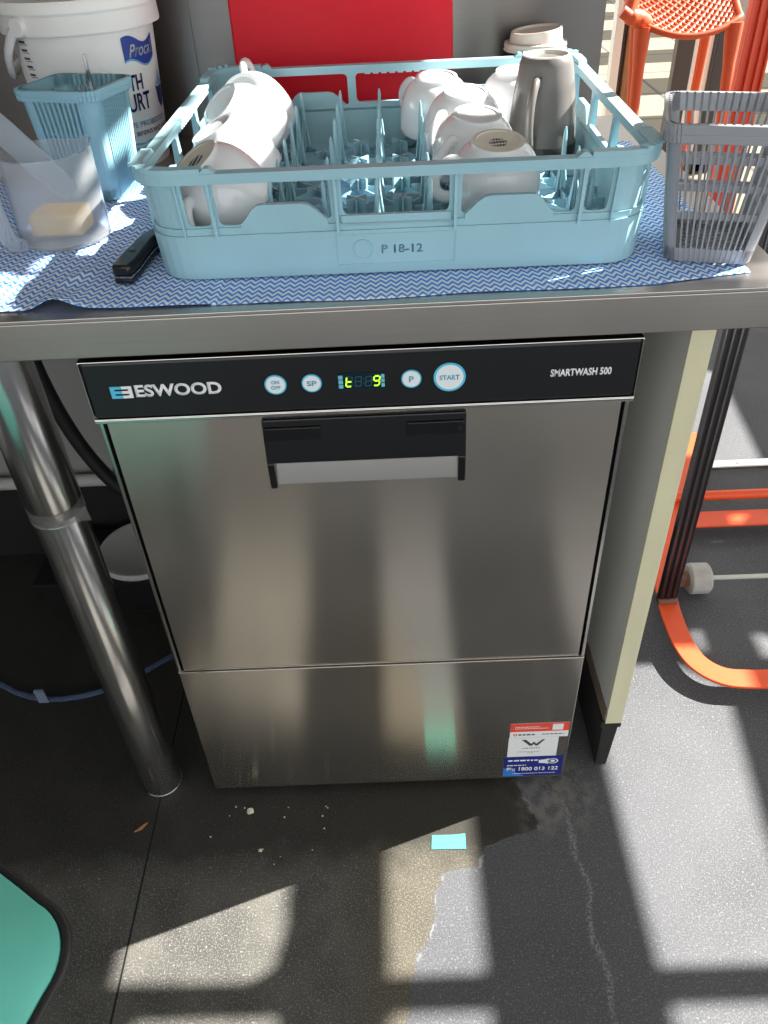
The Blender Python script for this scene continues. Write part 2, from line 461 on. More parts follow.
# ------------------------------------------------------------------ light
SUN = V((1.2, .42, 1.0))
sd = bpy.data.lights.new('sun', 'SUN'); sd.energy = 24; sd.angle = math.radians(.3); sd.color = (1, .965, .91)
so = bpy.data.objects.new('sun', sd); COL.objects.link(so)
so.rotation_euler = SUN.to_track_quat('Z', 'Y').to_euler(); so.location = (4, 2, 5)
w = bpy.data.worlds.new('world'); SC.world = w; w.use_nodes = True
bg = w.node_tree.nodes['Background']; bg.inputs[0].default_value = (.95, .97, 1, 1); bg.inputs[1].default_value = 2.0
SC.view_settings.view_transform = 'Standard'; SC.view_settings.look = 'None'
SC.view_settings.exposure = 0; SC.view_settings.gamma = 1; SC.view_settings.use_curve_mapping = False

# ------------------------------------------------------------------ the setting
BZ = .888           # bench top height
m = MB(); m.box(-3, 6, -4, 1.75, -.05, 0); structure(m.build('floor', M['floor'], smooth=0))
m = MB(); m.box(-3, 12, 1.75, 16, -.05, .0); structure(m.build('floor_outside', M['paving'], smooth=0))
# unseen roof with made-up openings, each shaped to throw one patch of sun
RZ = 2.7
def sun_cutout(pts, z):
    return [(x+SUN.x*(RZ-z), y+SUN.y*(RZ-z)) for x, y in pts]
opens = [
    sun_cutout([(-.40, -.297), (-.20, -.300), (-.15, -.275), (-.137, -.22), (-.137, -.03), (-.40, -.03)], 0),
    sun_cutout([(-.004, -.298), (.155, -.298), (.157, .0), (-.004, .0)], 0),
    sun_cutout([(.379, -.297), (.605, -.297), (.625, -.07), (.652, .14), (.655, .20), (.58, .25), (.379, .25)], 0),
    sun_cutout([(-.36, -.62), (-.14, -.62), (-.14, -.338), (-.36, -.338)], 0),
    sun_cutout([(-.004, -.62), (.155, -.62), (.155, -.338), (-.004, -.338)], 0),
    sun_cutout([(.38, -.62), (.605, -.62), (.605, -.338), (.38, -.338)], 0),
    sun_cutout([(.612, .275), (.648, .258), (.655, .33), (.612, .34)], 0),
    sun_cutout([(.735, .25), (.80, .26), (.80, .30), (.735, .335)], 0),
    sun_cutout([(.755, .575), (.815, .63), (.755, .63)], 0),
    sun_cutout([(.70, .86), (.985, .86), (1.03, 1.33), (.70, 1.6)], 0),
    sun_cutout([(-.30, .185), (-.07, .185), (-.06, .55), (-.30, .55)], .98),
    sun_cutout([(-.30, .02), (-.205, .02), (-.205, .15), (-.30, .15)], .99),
    sun_cutout([(.09, .265), (.245, .265), (.30, .06), (.40, .06), (.40, .58), (.09, .58)], .99),
    sun_cutout([(-.45, .02), (-.335, .02), (-.335, .075), (-.45, .085)], .89),
    sun_cutout([(-.325, .11), (-.295, .11), (-.275, .25), (-.325, .22)], .92),
    sun_cutout([(-.32, .30), (-.298, .30), (-.298, .36), (-.312, .37)], .92),
    sun_cutout([(-.02, .07), (.04, .07), (.04, .19), (-.02, .19)], .905),
    sun_cutout([(.335, .0), (.50, -.04), (.50, .02), (.335, .055)], 1.022),
    sun_cutout([(.375, .015), (.47, .0), (.50, .055), (.385, .055)], .90),
]
m = MB(); m.plate([(-2.6, -3.6), (5.6, -3.6), (5.6, 2.9), (-2.6, 2.9)], opens,
                  lambda u, v: V((u, v, RZ)), lambda u, v: V((u, v, RZ+.02)))
structure(m.build('ceiling', M['ceiling'], smooth=0))
m = MB(); m.box(-1.42, -1.32, -1.6, 2.0, 0, RZ); structure(m.build('wall_left', M['wall'], smooth=0))
# stainless splashback wall behind the bench, folded seams
m = MB(); m.box(-1.32, .382, .66, .70, BZ-.01, 2.3)
m.box(-.252, -.249, .657, .66, BZ, 2.3); m.box(-.187, -.184, .656, .66, BZ, 2.3)
structure(m.build('wall_back', M['steel_wall'], smooth=0, uv=lambda c: (c.x+c.y, c.z)))
m = MB(); m.box(-1.32, .345, .66, .70, .20, BZ-.011); structure(m.build('wall_back_lower', M['wall'], smooth=0))
m = MB(); m.box(-1.32, .345, .64, .70, 0, .198); structure(m.build('baseboard_back', M['dark_wall'], smooth=0, bevel=.002))
m = MB(); m.tube([(-1.32, .635, .212), (-.32, .635, .212)], .014); structure(m.build('trim_pipe', M['white_plastic']))
# steel threshold across the doorway
m = MB(); m.box(.60, 2.2, .855, .885, 0, .008)
for k in range(8): m.lathe([(0, .0095), (.004, .0095), (.005, .008)], 12, (.72+k*.18, .87, 0))
structure(m.build('trim_threshold', M['steel_edge'], bevel=.002))
# door jambs and stacked sliding leaves in the opening
def jamb(name, x0, x1, y0, y1, mt, z1=2.68):
    m = MB(); m.box(x0, x1, y0, y1, 0, z1)
    structure(m.build(name, mt, smooth=0, bevel=.003))
jamb('trim_1', 1.056, 1.092, 3.18, 3.24, M['frame_light'])
jamb('trim_2', 1.094, 1.112, 3.20, 3.25, M['frame_dark'])
jamb('trim_3', 1.114, 1.156, 3.18, 3.24, M['wood'])
jamb('trim_4', 1.158, 1.170, 3.18, 3.24, M['frame_light'])
def door_leaf(n, x0, x1, y, col, inner, t=.05, st=.03):
    d = bpy.data.objects.new('door_%d' % n, None); COL.objects.link(d); d.location = (x0, y, 0); structure(d)
    f = MB(); f.box(x0, x0+st, y, y+t, .0, 2.6); f.box(x1-.012, x1, y, y+t, .0, 2.6); f.box(x0, x1, y, y+t, 0, .05); f.box(x0, x1, y, y+t, 2.55, 2.6)
    f.build('door_frame', col, d, smooth=0, bevel=.003)
    p = MB(); p.box(x0+st, x1-.012, y+.012, y+.02, .05, 2.55); p.build('door_panel', inner, d, smooth=0)
door_leaf(1, 1.335, 1.505, 3.18, M['frame_dark'], M['frame_light'], st=.075)
door_leaf(2, 1.515, 1.66, 3.21, M['frame_dark'], M['frame_grey'], st=.055)
# unseen slats, added to cast stripes of shade on the paving outside
for k in range(7):
    m = MB(); m.box(1.0, 9.5, 5.0+k*.95, 5.42+k*.95, 2.75, 2.85); structure(m.build('trim_%d' % (5+k), M['ceiling'], smooth=0))

# ------------------------------------------------------------------ bench
bench = thing('steel_bench', 'long stainless steel work bench over the dishwasher, carrying rack and baskets', 'bench', (-.4, .3, 0))
m = MB()
m.box(-1.25, .436, -.017, .655, BZ-.004, BZ); m.box(-1.25, .436, -.017, -.0155, BZ-.0435, BZ-.004)
m.box(-1.25, .436, -.0155, .012, BZ-.0445, BZ-.043); m.box(.4345, .436, -.0155, .655, BZ-.0435, BZ-.004)
m.build('bench_top', M['steel_bench'], bench, smooth=0, bevel=.0015, uv=lambda c: (c.x, c.y+c.z))
m = MB(); m.box(-1.2, .34, .05, .62, BZ-.03, BZ-.0045); m.build('under_frame', M['dark_wall'], bench, smooth=0)
m = MB(); lx0, lx1 = V((-.391, .024, 0)), V((-.392, .024, BZ-.0045))
pt = lambda t: lx0.lerp(lx1, t)
m.tube([pt(.012), pt(.70)], .0325, 32); m.tube([pt(.70), pt(.703), pt(1)], [.0325, .0338, .0338], 32)
m.tube([pt(0), pt(.014)], .0335, 32)
leg = m.build('leg', M['chrome'], bench)
m = MB(); m.tube([pt(.692), pt(.715)], .0342, 32)
m.hexa([V(p)+V((-.391, .024, 0)) for p in ((.028, -.020, .612), (.052, -.028, .620), (.052, -.0285, .620), (.028, -.0205, .612), (.030, -.020, .632), (.050, -.028, .640), (.050, -.0285, .640), (.030, -.0205, .632))])
m.build('tape', M['tape'], leg)
m = MB(); m.tube([(-1.2, .6, 0), (-1.2, .6, BZ-.0045)], .03, 20); m.build('leg', M['chrome'], bench)

# ------------------------------------------------------------------ dishwasher
dw = thing('dishwasher', 'under-bench stainless steel commercial dishwasher with black control panel', 'dishwasher', (0, .3, 0))
uvx = lambda c: (c.x, c.z+c.y)
m = MB()
m.box(-.295, -.2925, .001, .60, .018, .829); m.box(.2925, .295, .001, .60, .018, .829)
m.box(-.295, .295, .598, .60, .018, .829); m.box(-.2925, .2925, .004, .598, .824, .829)
m.box(-.295, -.2905, .0, .0025, .325, .7615); m.box(.2905, .295, .0, .0025, .325, .7615)
m.build('body', M['steel_edge'], dw, smooth=0, bevel=.0008)
m = MB(); m.box(-.2924, .2924, .02, .03, .03, .82); m.box(-.2924, .2924, .006, .59, .02, .03); m.build('inner_frame', M['black_gap'], dw, smooth=0)
m = MB(); m.box(-.2955, .2965, -.004, .018, .7625, .831)
cp = m.build('control_panel', M['panel_black'], dw, smooth=0, bevel=.003)
m = MB(); m.box(-.297, .298, -.0052, .018, .7565, .7622); m.box(-.2965, .2975, -.0058, -.0045, .7600, .7612)
m.box(-.2972, -.2957, -.0045, .018, .7622, .8315); m.box(.2967, .2982, -.0045, .018, .7622, .8315); m.box(-.2972, .2982, -.0045, .018, .8311, .8325)
part_label(m.build('panel_trim', M['steel_edge'], cp, smooth=0, bevel=.0008), 'bright steel trim around the black control panel')
yp = -.0042
m = MB()
def letter_e(mb, x0, x1, z0, z1, flip):
    h = z1-z0; t = h*.23; st = (x1-x0)*.36; c = (z0+z1)/2
    o = [(0, z0), (x1-x0, z0), (x1-x0, z0+t), (st, z0+t), (st, c-t/2), (x1-x0, c-t/2), (x1-x0, c+t/2), (st, c+t/2), (st, z1-t), (x1-x0, z1-t), (x1-x0, z1), (0, z1)]
    o = [((x1-u) if flip else (x0+u), v) for u, v in o]
    mb.prism(o, lambda u, v: V((u, yp-.0005, v)), lambda u, v: V((u, yp, v)))
letter_e(m, -.270, -.2575, .788, .8025, False); part_label(m.build('logo_mark', M['cyan_print'], cp, smooth=0), 'blue half of the letter mark')
m = MB(); letter_e(m, -.2575, -.2465, .788, .8025, True); part_label(m.build('logo_mark', M['white_print'], cp, smooth=0), 'white mirrored half of the letter mark')
text_mb('ESWOOD', -.2435, -.1500, .7885, .8035, yp, bold=.032).build('lettering', M['white_print'], cp, smooth=0)
text_mb('SMARTWASH 500', .2035, .2685, .7910, .8000, yp, bold=.03).build('lettering', M['white_print'], cp, smooth=0)
def button(x, z, r, lines, sz):
    b = MB(); b.tube([(x, yp, z), (x, yp-.0012, z)], [r*.88, r*.86], 32)
    o = b.build('button', M['button'], cp)
    b = MB(); b.lathe([(r*.86, 0), (r, 0), (r, .0010), (r*.86, .0010)], 36, close=True)
    b.xform(Matrix.Translation((x, yp, z)) @ Matrix.Rotation(PI/2, 4, 'X')); b.build('ring', M['cyan_print'], o)
    for k, (s, wd, zo) in enumerate(lines):
        text_mb(s, x-wd/2, x+wd/2, z+zo-sz/2, z+zo+sz/2, yp-.0012, bold=.02).build('lettering', M['button_ink'], o, smooth=0)
button(-.0915, .7965, .0118, [('ON', .0085, .0032), ('OFF', .0105, -.0032)], .0042)
button(-.0525, .7965, .0108, [('SP', .0105, 0)], .0062)
button(.0545, .7965, .0108, [('P', .005, 0)], .0068)
button(.0955, .7965, .0172, [('START', .0215, 0)], .0058)
m = MB(); m.box(-.0245, .0265, yp-.0006, yp, .7865, .8065); dsp = m.build('display', M['display'], cp, smooth=0)
SEG = {'a': (0, 1, 1, 1), 'g': (0, .5, 1, .5), 'd': (0, 0, 1, 0), 'f': (0, .5, 0, 1), 'b': (1, .5, 1, 1), 'e': (0, 0, 0, .5), 'c': (1, 0, 1, .5)}
def digit(mb, x0, z0, wd, h, segs, t=.0016):
    for s in segs:
        a, b_, c, d = SEG[s]; sh = .12
        X = lambda u, v: x0+u*wd+v*h*sh
        if b_ == d:
            z = z0+b_*h; xx0, xx1 = X(a, b_)+t*.5, X(c, d)-t*.5; mb.box(xx0, xx1, yp-.0011, yp-.0006, z-t/2, z+t/2)
        else:
            za, zb_ = z0+b_*h+t*.4, z0+d*h-t*.4; xa, xb = X(a, b_), X(c, d)
            mb.hexa([(xa-t/2, yp-.0011, za), (xa+t/2, yp-.0011, za), (xa+t/2, yp-.0006, za), (xa-t/2, yp-.0006, za), (xb-t/2, yp-.0011, zb_), (xb+t/2, yp-.0011, zb_), (xb+t/2, yp-.0006, zb_), (xb-t/2, yp-.0006, zb_)])
m = MB(); digit(m, -.0160, .7905, .0062, .0115, 'fegd'); part_label(m.build('digit', M['led'], dsp, smooth=0), 'lit green t')
m = MB(); digit(m, .0135, .7905, .0062, .0115, 'abcdfg'); part_label(m.build('digit', M['led'], dsp, smooth=0), 'lit green 9')
m = MB(); digit(m, -.0062, .7905, .0062, .0115, 'abcdefg', .0007); m.box(.0030, .0038, yp-.001, yp-.0006, .793, .7945); m.box(.0034, .0042, yp-.001, yp-.0006, .798, .7995)
digit(m, .0050, .7905, .0062, .0115, 'abcdefg', .0007); digit(m, -.0160, .7905, .0062, .0115, 'abc', .0006); m.build('digit', M['seg_off'], dsp, smooth=0)
for z in (.7885, .7940, .7995):
    for a, b_ in ((-.0237, -.0190), (.0222, .0258)):
        m = MB(); m.box(a, b_, yp-.001, yp-.0006, z, z+.0045); m.build('indicator_light', M['led_block'], dsp, smooth=0)
# door
m = MB(); m.box(-.2865, .2865, .0, .018, .3275, .7545)
m.box(-.2865, .2865, -.0012, .0, .3275, .3287)
door = m.build('door', M['steel_door'], dw, smooth=0, bevel=.0025, uv=uvx)
m = MB()
m.hexa([(-.1135, -.012, .697), (.1145, -.012, .697), (.1145, 0, .697), (-.1135, 0, .697), (-.1135, -.006, .7525), (.1145, -.006, .7525), (.1145, 0, .7525), (-.1135, 0, .7525)])
for a, b_ in ((-.1135, -.1055), (.1060, .1145)):
    m.hexa([(a, -.011, .6605), (b_, -.011, .6605), (b_, 0, .6605), (a, 0, .6605), (a, -.012, .697), (b_, -.012, .697), (b_, 0, .697), (a, 0, .697)])
hd = m.build('handle', M['black_plastic'], door, smooth=0, bevel=.0015)
hd.name = 'door_handle'
m = MB(); m.hexa([(-.1055, -.0066, .664), (.106, -.0066, .664), (.106, -.001, .664), (-.1055, -.001, .664), (-.1055, -.0010, .6969), (.106, -.0010, .6969), (.106, -.0002, .6969), (-.1055, -.0002, .6969)])
part_label(m.build('grip_plate', M['steel_edge'], door, smooth=0), 'bright steel grip plate below the black handle')
for a, b_ in ((-.112, -.048), (.048, .112)):
    m = MB(); m.box(a, b_, -.0105, -.0072, .727, .744); m.build('handle_cap', M['black_plastic'], door, smooth=30, bevel=.001)
m = MB(); m.tube([(.108, -.0116, .7355), (.108, -.0100, .7355)], .003, 14); m.build('screw', M['black_metal'], door)
m = MB(); m.box(-.2955, .2955, .0, .012, .016, .3245); m.box(-.2955, .2955, -.0025, .0, .3225, .3247)
kick = m.build('kick_panel', M['steel_door'], dw, smooth=0, bevel=.002, uv=uvx)
for x in (-.26, .262):
    for y in (.04, .56):
        m = MB(); m.tube([(x, y, 0), (x, y, .004), (x, y, .02)], [.02, .018, .012], 18); m.build('foot', M['black_plastic'], dw)
# stickers
ys = -.0003
m = MB(); m.box(.1985, .2915, ys, 0, .1300, .1675)
st = part_label(m.build('sticker', M['sticker_white'], kick, smooth=0), 'red and white energy sticker')
m = MB(); m.box(.1985, .2915, ys-.0002, ys, .1460, .1675); m.build('red_band', M['sticker_red'], st, smooth=0)
m = MB(); m.box(.265, .282, ys-.0004, ys-.0002, .149, .164); part_label(m.build('blank_patch', M['sticker_white'], st, smooth=0), 'white patch on red band')
def word_line(mb, x0, x1, z, h, y, n, seed):
    rr = random.Random(seed); x = x0
    while x < x1:
        l = h*rr.uniform(1.0, 3.2); mb.box(x, min(x+l, x1), y-.0002, y, z, z+h); x += l+h*.55
m = MB(); word_line(m, .206, .245, .1575, .0016, ys-.0002, 8, 1); word_line(m, .206, .259, .1535, .0014, ys-.0002, 8, 2); m.build('small_print', M['sticker_white'], st, smooth=0)
m = MB(); m.lathe([(.0016, 0), (.0032, 0), (.0032, .0003), (.0016, .0003)], 20, close=True); m.xform(Matrix.Translation((.207, ys, .1378)) @ Matrix.Rotation(PI/2, 4, 'X')); m.build('emblem', M['sticker_red'], st)
m = MB(); word_line(m, .212, .240, .136, .0034, ys, 4, 4); word_line(m, .250, .284, .137, .0020, ys, 4, 5); m.build('small_print', M['grey_print'], st, smooth=0)
m = MB(); m.box(.1975, .2775, ys, 0, .0775, .1293)
st = part_label(m.build('sticker', M['sticker_white'], kick, smooth=0), 'white water rating sticker with a W mark')
m = MB()
m.prism([(.2185, .1240), (.2255, .1240), (.2345, .1125), (.2385, .1185), (.2425, .1125), (.2520, .1240), (.2560, .1240), (.2450, .1075), (.2415, .1075), (.2385, .1120), (.2360, .1075), (.2320, .1075)][::-1],
        lambda u, v: V((u, ys-.0003, v)), lambda u, v: V((u, ys, v)))
m.build('wave_mark', M['grey_print'], st, smooth=0)
m = MB(); word_line(m, .2215, .2490, .1000, .0017, ys, 4, 8); word_line(m, .2125, .2500, .0905, .0008, ys, 4, 9); word_line(m, .228, .240, .087, .0008, ys, 4, 10); m.build('small_print', M['seg_off'], st, smooth=0)
m = MB(); m.box(.1930, .2905, ys-.0002, 0, .0215, .0770)
st = part_label(m.build('sticker', M['sticker_blue'], kick, smooth=0), 'dark blue sticker with white phone number')
y2 = ys-.0002
m = MB(); m.prism([(.1930, .0215), (.228, .0215), (.204, .042), (.1930, .046)], lambda u, v: V((u, y2-.0002, v)), lambda u, v: V((u, y2, v))); m.build('pale_corner', M['sticker_ltblue'], st, smooth=0)
text_mb('Ph: 1800 013 122', .1985, .2840, .0375, .0475, y2-.0003, bold=.02).build('lettering', M['white_print'], st, smooth=0)
for a, b_, z, h, n in ((.1995, .2490, .0650, .0036, 12), (.1985, .230, .0520, .0022, 13), (.209, .28, .0285, .0012, 14)):
    m = MB(); word_line(m, a, b_, z, h, y2-.0002, 5, n); m.build('small_print', M['white_print'], st, smooth=0)
ringm = lambda prof: MB().lathe(prof, 24, close=prof[0][0] > 0).xform(Matrix.Translation((.2735, y2, .0625)) @ Matrix.Rotation(PI/2, 4, 'X') @ Matrix.Diagonal((1.25, 1, 1, 1)))
ringm([(.0055, 0), (.0072, 0), (.0072, .0003), (.0055, .0003)]).build('emblem_ring', M['white_print'], st, smooth=0)
ringm([(0, 0), (.003, 0), (.003, .0003), (0, .0003)]).build('emblem_dot', M['white_print'], st, smooth=0)
m = MB(); m.prism([(.2505, .0585), (.262, .0570), (.2665, .0545), (.2665, .0705), (.262, .0680), (.2505, .0665)][::-1], lambda u, v: V((u, y2-.0003, v)), lambda u, v: V((u, y2, v)))
m.build('emblem_hand', M['white_print'], st, smooth=0)

# ------------------------------------------------------------------ end panel right of the dishwasher
pn = thing('end_panel', 'cream laminate end panel with yellowed edge, standing right of the dishwasher', 'panel', (.37, .3, 0))
m = MB(); m.box(.359, .384, .030, .62, .125, .842); m.build('board', M['laminate'], pn, smooth=0, bevel=.0008)
m = MB(); m.box(.3585, .3848, .026, .030, .122, .842); m.build('edge_strip', M['edge_strip'], pn, smooth=0, bevel=.0006)
m = MB(); m.box(.3565, .3592, .032, .62, .112, .150); part_label(m.build('bottom_strip', M['rot'], pn, smooth=0, bevel=.0006), 'brown stained bottom edge')
m = MB(); m.box(.352, .386, .028, .62, .108, .122)
m.hexa([(.3575, .030, 0), (.3765, .030, 0), (.378, .62, 0), (.356, .62, 0), (.357, .031, .11), (.383, .031, .11), (.383, .62, .11), (.357, .62, .11)])
part_label(m.build('plinth', M['kick_dark'], pn, smooth=0, bevel=.001), 'dirty black plinth under the panel')

# ------------------------------------------------------------------ cloths on the bench
def cloth(name, x0, x1, yf, yb, height, label, base):
    nx, ny = int((x1-x0)/.006), 70
    m = MB(); grid = []
    for j in range(ny+1):
        row = []
        for i in range(nx+1):
            s, t = i/nx, j/ny
            x = x0+(x1-x0)*s; y = yf(x)+(yb-yf(x))*t
            row.append(m.bm.verts.new((x, y, base+height(x, y))))
        grid.append(row)
    for j in range(ny):
        for i in range(nx): m.bm.faces.new((grid[j][i], grid[j][i+1], grid[j+1][i+1], grid[j+1][i]))
    return tag(m.build(name, M['cloth'], uv=lambda c: (c.x, c.y), solid=.0006, loc=(x0, .3, base)), label, 'cloth')
def ripple(x, y): return .0003*(math.sin(x*61+y*23)+math.sin(y*77-x*31))+.0009
def h_left(x, y):
    z = ripple(x, y)
    z += .0115*math.exp(-((x+.303)/.020)**2)*max(0, 1-max(0, (y-.004))/.05)**1.5       # lifted fold at the front edge
    z += .004*math.exp(-((x+.30-(y-.085)*.6)/.010)**2)*math.exp(-((y-.085)/.025)**2)
    z += .003*math.exp(-((y-.225+(x+.26)*.35)/.010)**2)*math.exp(-((x+.268)/.014)**2)
    return z
def h_right(x, y):
    return .0002+.6*ripple(x, y)
cloth('kitchen_cloth', -.72, -.140, lambda x: .004+.004*math.sin(x*9), .45, h_left, 'blue chevron cloth at the left end of the bench, rumpled, under the jug and knife', BZ+.0014)
cloth('kitchen_cloth', -.146, .401, lambda x: .002+.0035*math.sin(x*16+1)-.010*math.exp(-((x-.02)/.08)**2)+(.012*max(0, (x-.30)/.1)), .50, h_right, 'blue chevron cloth lying flat under the dish rack and grey basket', BZ+.0004)
CZ = BZ+.0038

# ------------------------------------------------------------------ dish rack
RA, RBD, RH = .2555, .243, .112
rack = thing('dish_rack', 'large pale blue plastic dish rack full of upturned white cups on the bench', 'dish rack', (.049, .0535+RBD, CZ), (0, 0, -.017))
def rk_map(u, v, w_):
    k = v/RH; ins = .006*(1-k)
    p, n = rrect(RA-ins, RBD-ins, .036, u)
    p = p+n*w_; return V((p.x, p.y, v))
m = MB()
# solid skirt, thicker and slightly proud
band(m, rk_map, .0, .046, -.0025, .0055, 6)
band(m, rk_map, .046, .053, -.0025, .003, 6)
band(m, rk_map, .0, .003, -.012, -.0025, 6)
# window band: heights as a function of position along a side (x in metres from side centre)
def win_bottom(s):
    s = abs(s)
    if s < .060: return .0605
    f = 0
    if .062 < s < .164:
        f = min(1, (s-.062)/.032, (.164-s)/.026); f = f*f*(3-2*f)
    return .0545+.0205*f
def win_top(s): return .098-.0
def rounded(s, a, b_, r=.006):
    d = min(s-a, b_-s)
    return 0 if d >= r else r-math.sqrt(max(0, r*r-(r-d)**2))
wins = [(-.054, .054), (.066, .182), (.190, .214), (-.182, -.066), (-.214, -.190)]
for side in (0, 2, 4, 6):
    half = (RA if side in (0, 4) else RBD)-.036
    cuts = {-half, half}
    for a, b_ in wins:
        a2, b2 = max(a, -half+.003), min(b_, half-.003)
        n = max(6, int((b2-a2)/.004))
        for i in range(n+1): cuts.add(a2+(b2-a2)*i/n)
        for e in (.0006, .0018, .0035): cuts.add(a2+e); cuts.add(b2-e)
    cs = sorted(cuts)
    for s0, s1 in zip(cs, cs[1:]):
        if s1-s0 < 1e-7: continue
        mid = (s0+s1)/2; u0, u1 = side+(s0+half)/(2*half), side+(s1+half)/(2*half)
        hit = None
        for a, b_ in wins:
            a2, b2 = max(a, -half+.003), min(b_, half-.003)
            if a2 < mid < b2: hit = (a2, b2)
        if hit is None: seg(m, rk_map, u0, u1, .05, .106, -.0025, .0005); continue
        lo = [win_bottom(s)+rounded(s, *hit) for s in (s0, s1)]; hi = [win_top(s)-rounded(s, *hit) for s in (s0, s1)]
        seg(m, rk_map, u0, u1, .05, lo[0], -.0025, .0005, v1b=lo[1]); seg(m, rk_map, u0, u1, hi[0], .106, -.0025, .0005, v0b=hi[1])
    # ribs outside between the windows, thick sill on the humps
    for s in (-.223, -.186, -.060, .060, .186, .223):
        if abs(s) > half: continue
        u = side+(s+half)/(2*half); du = .0016/(2*half)
        m.hexa([rk_map(u-du, .044, 0), rk_map(u+du, .044, 0), rk_map(u+du, .044, .0085), rk_map(u-du, .044, .0085),
                rk_map(u-du, .104, 0), rk_map(u+du, .104, 0), rk_map(u+du, .104, .004), rk_map(u-du, .104, .004)])
    for sg in (-1, 1):
        for i in range(14):
            s0, s1 = sg*(.070+i*.0064), sg*(.070+(i+1)*.0064)
            if sg < 0: s0, s1 = s1, s0
            u0, u1 = side+(s0+half)/(2*half), side+(s1+half)/(2*half)
            a, b_ = win_bottom(s0), win_bottom(s1)
            seg(m, rk_map, u0, u1, .05, a, .0005, .004, v1b=b_)
    for s0, s1 in ((-.056, .056),):
        u0, u1 = side+(s0+half)/(2*half), side+(s1+half)/(2*half); seg(m, rk_map, u0, u1, .05, .0605, .0005, .003)
    # grip scallops under the middle of the rim
    for i in range(7):
        s = -.036+i*.012; u0, u1 = side+(s-.004+half)/(2*half), side+(s+.004+half)/(2*half); seg(m, rk_map, u0, u1, .0962, .1, -.002, .003)
for k in (1, 3, 5, 7):
    for i in range(6): seg(m, rk_map, k+i/6, k+(i+1)/6, .05, .106, -.0025, .0005)
    for u in (k, k+1): 
        m.hexa([rk_map(u-.004, .044, 0), rk_map(u+.004, .044, 0), rk_map(u+.004, .044, .007), rk_map(u-.004, .044, .007), rk_map(u-.004, .104, 0), rk_map(u+.004, .104, 0), rk_map(u+.004, .104, .004), rk_map(u-.004, .104, .004)])
frame = m.build('frame', M['rack'], rack, world=False, smooth=40)
m = MB()
band(m, rk_map, .1045, .1085, -.0045, .0095, 8)
band(m, rk_map, .0985, .1045, .0075, .0095, 8)
# raised flared corners with stacking lugs
for k in (1, 3, 5, 7):
    us = [k-.07+i*.0713 for i in range(17)]
    for a, b_ in zip(us, us[1:]): seg(m, rk_map, a, b_, .1085, .1135, -.0035, .009)
    for u in (k-.085, k+1.085):
        m.hexa([rk_map(u-.018, .1085, -.003), rk_map(u+.018, .1085, -.003), rk_map(u+.018, .1085, .008), rk_map(u-.018, .1085, .008), rk_map(u-.005, .1135, -.003), rk_map(u+.005, .1135, -.003), rk_map(u+.005, .1135, .008), rk_map(u-.005, .1135, .008)])
    for i in range(3): seg(m, rk_map, k+.28+i*.17, k+.37+i*.17, .1135, .1158, .001, .012)
m.build('rim', M['rack'], rack, world=False, smooth=40)
# base lattice: straight ribs, diagonals and star posts
PX, PY = .0555, .081
xs = [-.0195+(i-3)*PX for i in range(8)]; ysl = [(i-2.5)*PY for i in range(6)]
def rib(mb, a, b_, z0, z1, t=.0016):
    a, b_ = V(a), V(b_); d = (b_-a).normalized(); n = V((-d.y, d.x))*t/2
    mb.hexa([(a.x-n.x, a.y-n.y, z0), (b_.x-n.x, b_.y-n.y, z0), (b_.x+n.x, b_.y+n.y, z0), (a.x+n.x, a.y+n.y, z0),
             (a.x-n.x, a.y-n.y, z1), (b_.x-n.x, b_.y-n.y, z1), (b_.x+n.x, b_.y+n.y, z1), (a.x+n.x, a.y+n.y, z1)])
m = MB(); ex, ey = RA-.0085, RBD-.0085
for x in xs: rib(m, (x, -ey), (x, ey), .004, .015)
for y in ysl+[y+PY/2 for y in ysl[:-1]]: rib(m, (-ex, y), (ex, y), .004, .014)
for i in range(7):
    for j in range(5):
        cx, cy = (xs[i]+xs[i+1])/2, (ysl[j]+ysl[j+1])/2
        for sx in (-1, 1):
            for sy in (-1, 1):
                rib(m, (cx, cy), (cx+sx*PX/2, cy+sy*PY/2), .004, .013)
                p = [(cx, cy), (cx+sx*.011, cy+sy*.0106)]
                rib(m, p[0], p[1], .012, .0165 if cx < -.08 or cx > .04 else .026, .0026)
        for dx, dy in ((1, 0), (-1, 0), (0, 1), (0, -1)): rib(m, (cx, cy), (cx+dx*.010, cy+dy*.010), .010, .0155 if cx < -.08 or cx > .04 else .024, .0024)
m.build('base_lattice', M['rack'], rack, world=False, smooth=0)
m = MB(); m.tube([(0, 0, .012), (0, 0, .03), (0, 0, .078), (0, 0, .084)], [.0042, .0036, .0022, .0010], 8)
for k in range(4):
    an = k*PI/2+PI/4; d = V((math.cos(an), math.sin(an), 0)); n = V((-d.y, d.x, 0))*.0008
    m.prism([(0, .010), (.0105, .010), (.0085, .016), (.0026, .052), (0, .06)], lambda u, v: d*u+n+V((0, 0, v)), lambda u, v: d*u-n+V((0, 0, v)))
peg0 = m.build('peg', M['rack'], rack, world=False)
first = True
PEGS = []
for i, x in enumerate(xs):
    for j, y in enumerate(ysl):
        if i == 0 or i in (5, 6): continue            # taken by cups
        if i == 7 and j > 2 or i == 4 and j > 4: continue
        PEGS.append((x, y))
for x, y in PEGS:
    o = peg0 if first else peg0.copy()
    if not first: COL.objects.link(o); o.parent = rack
    first = False; o.location = (x, y, 0)
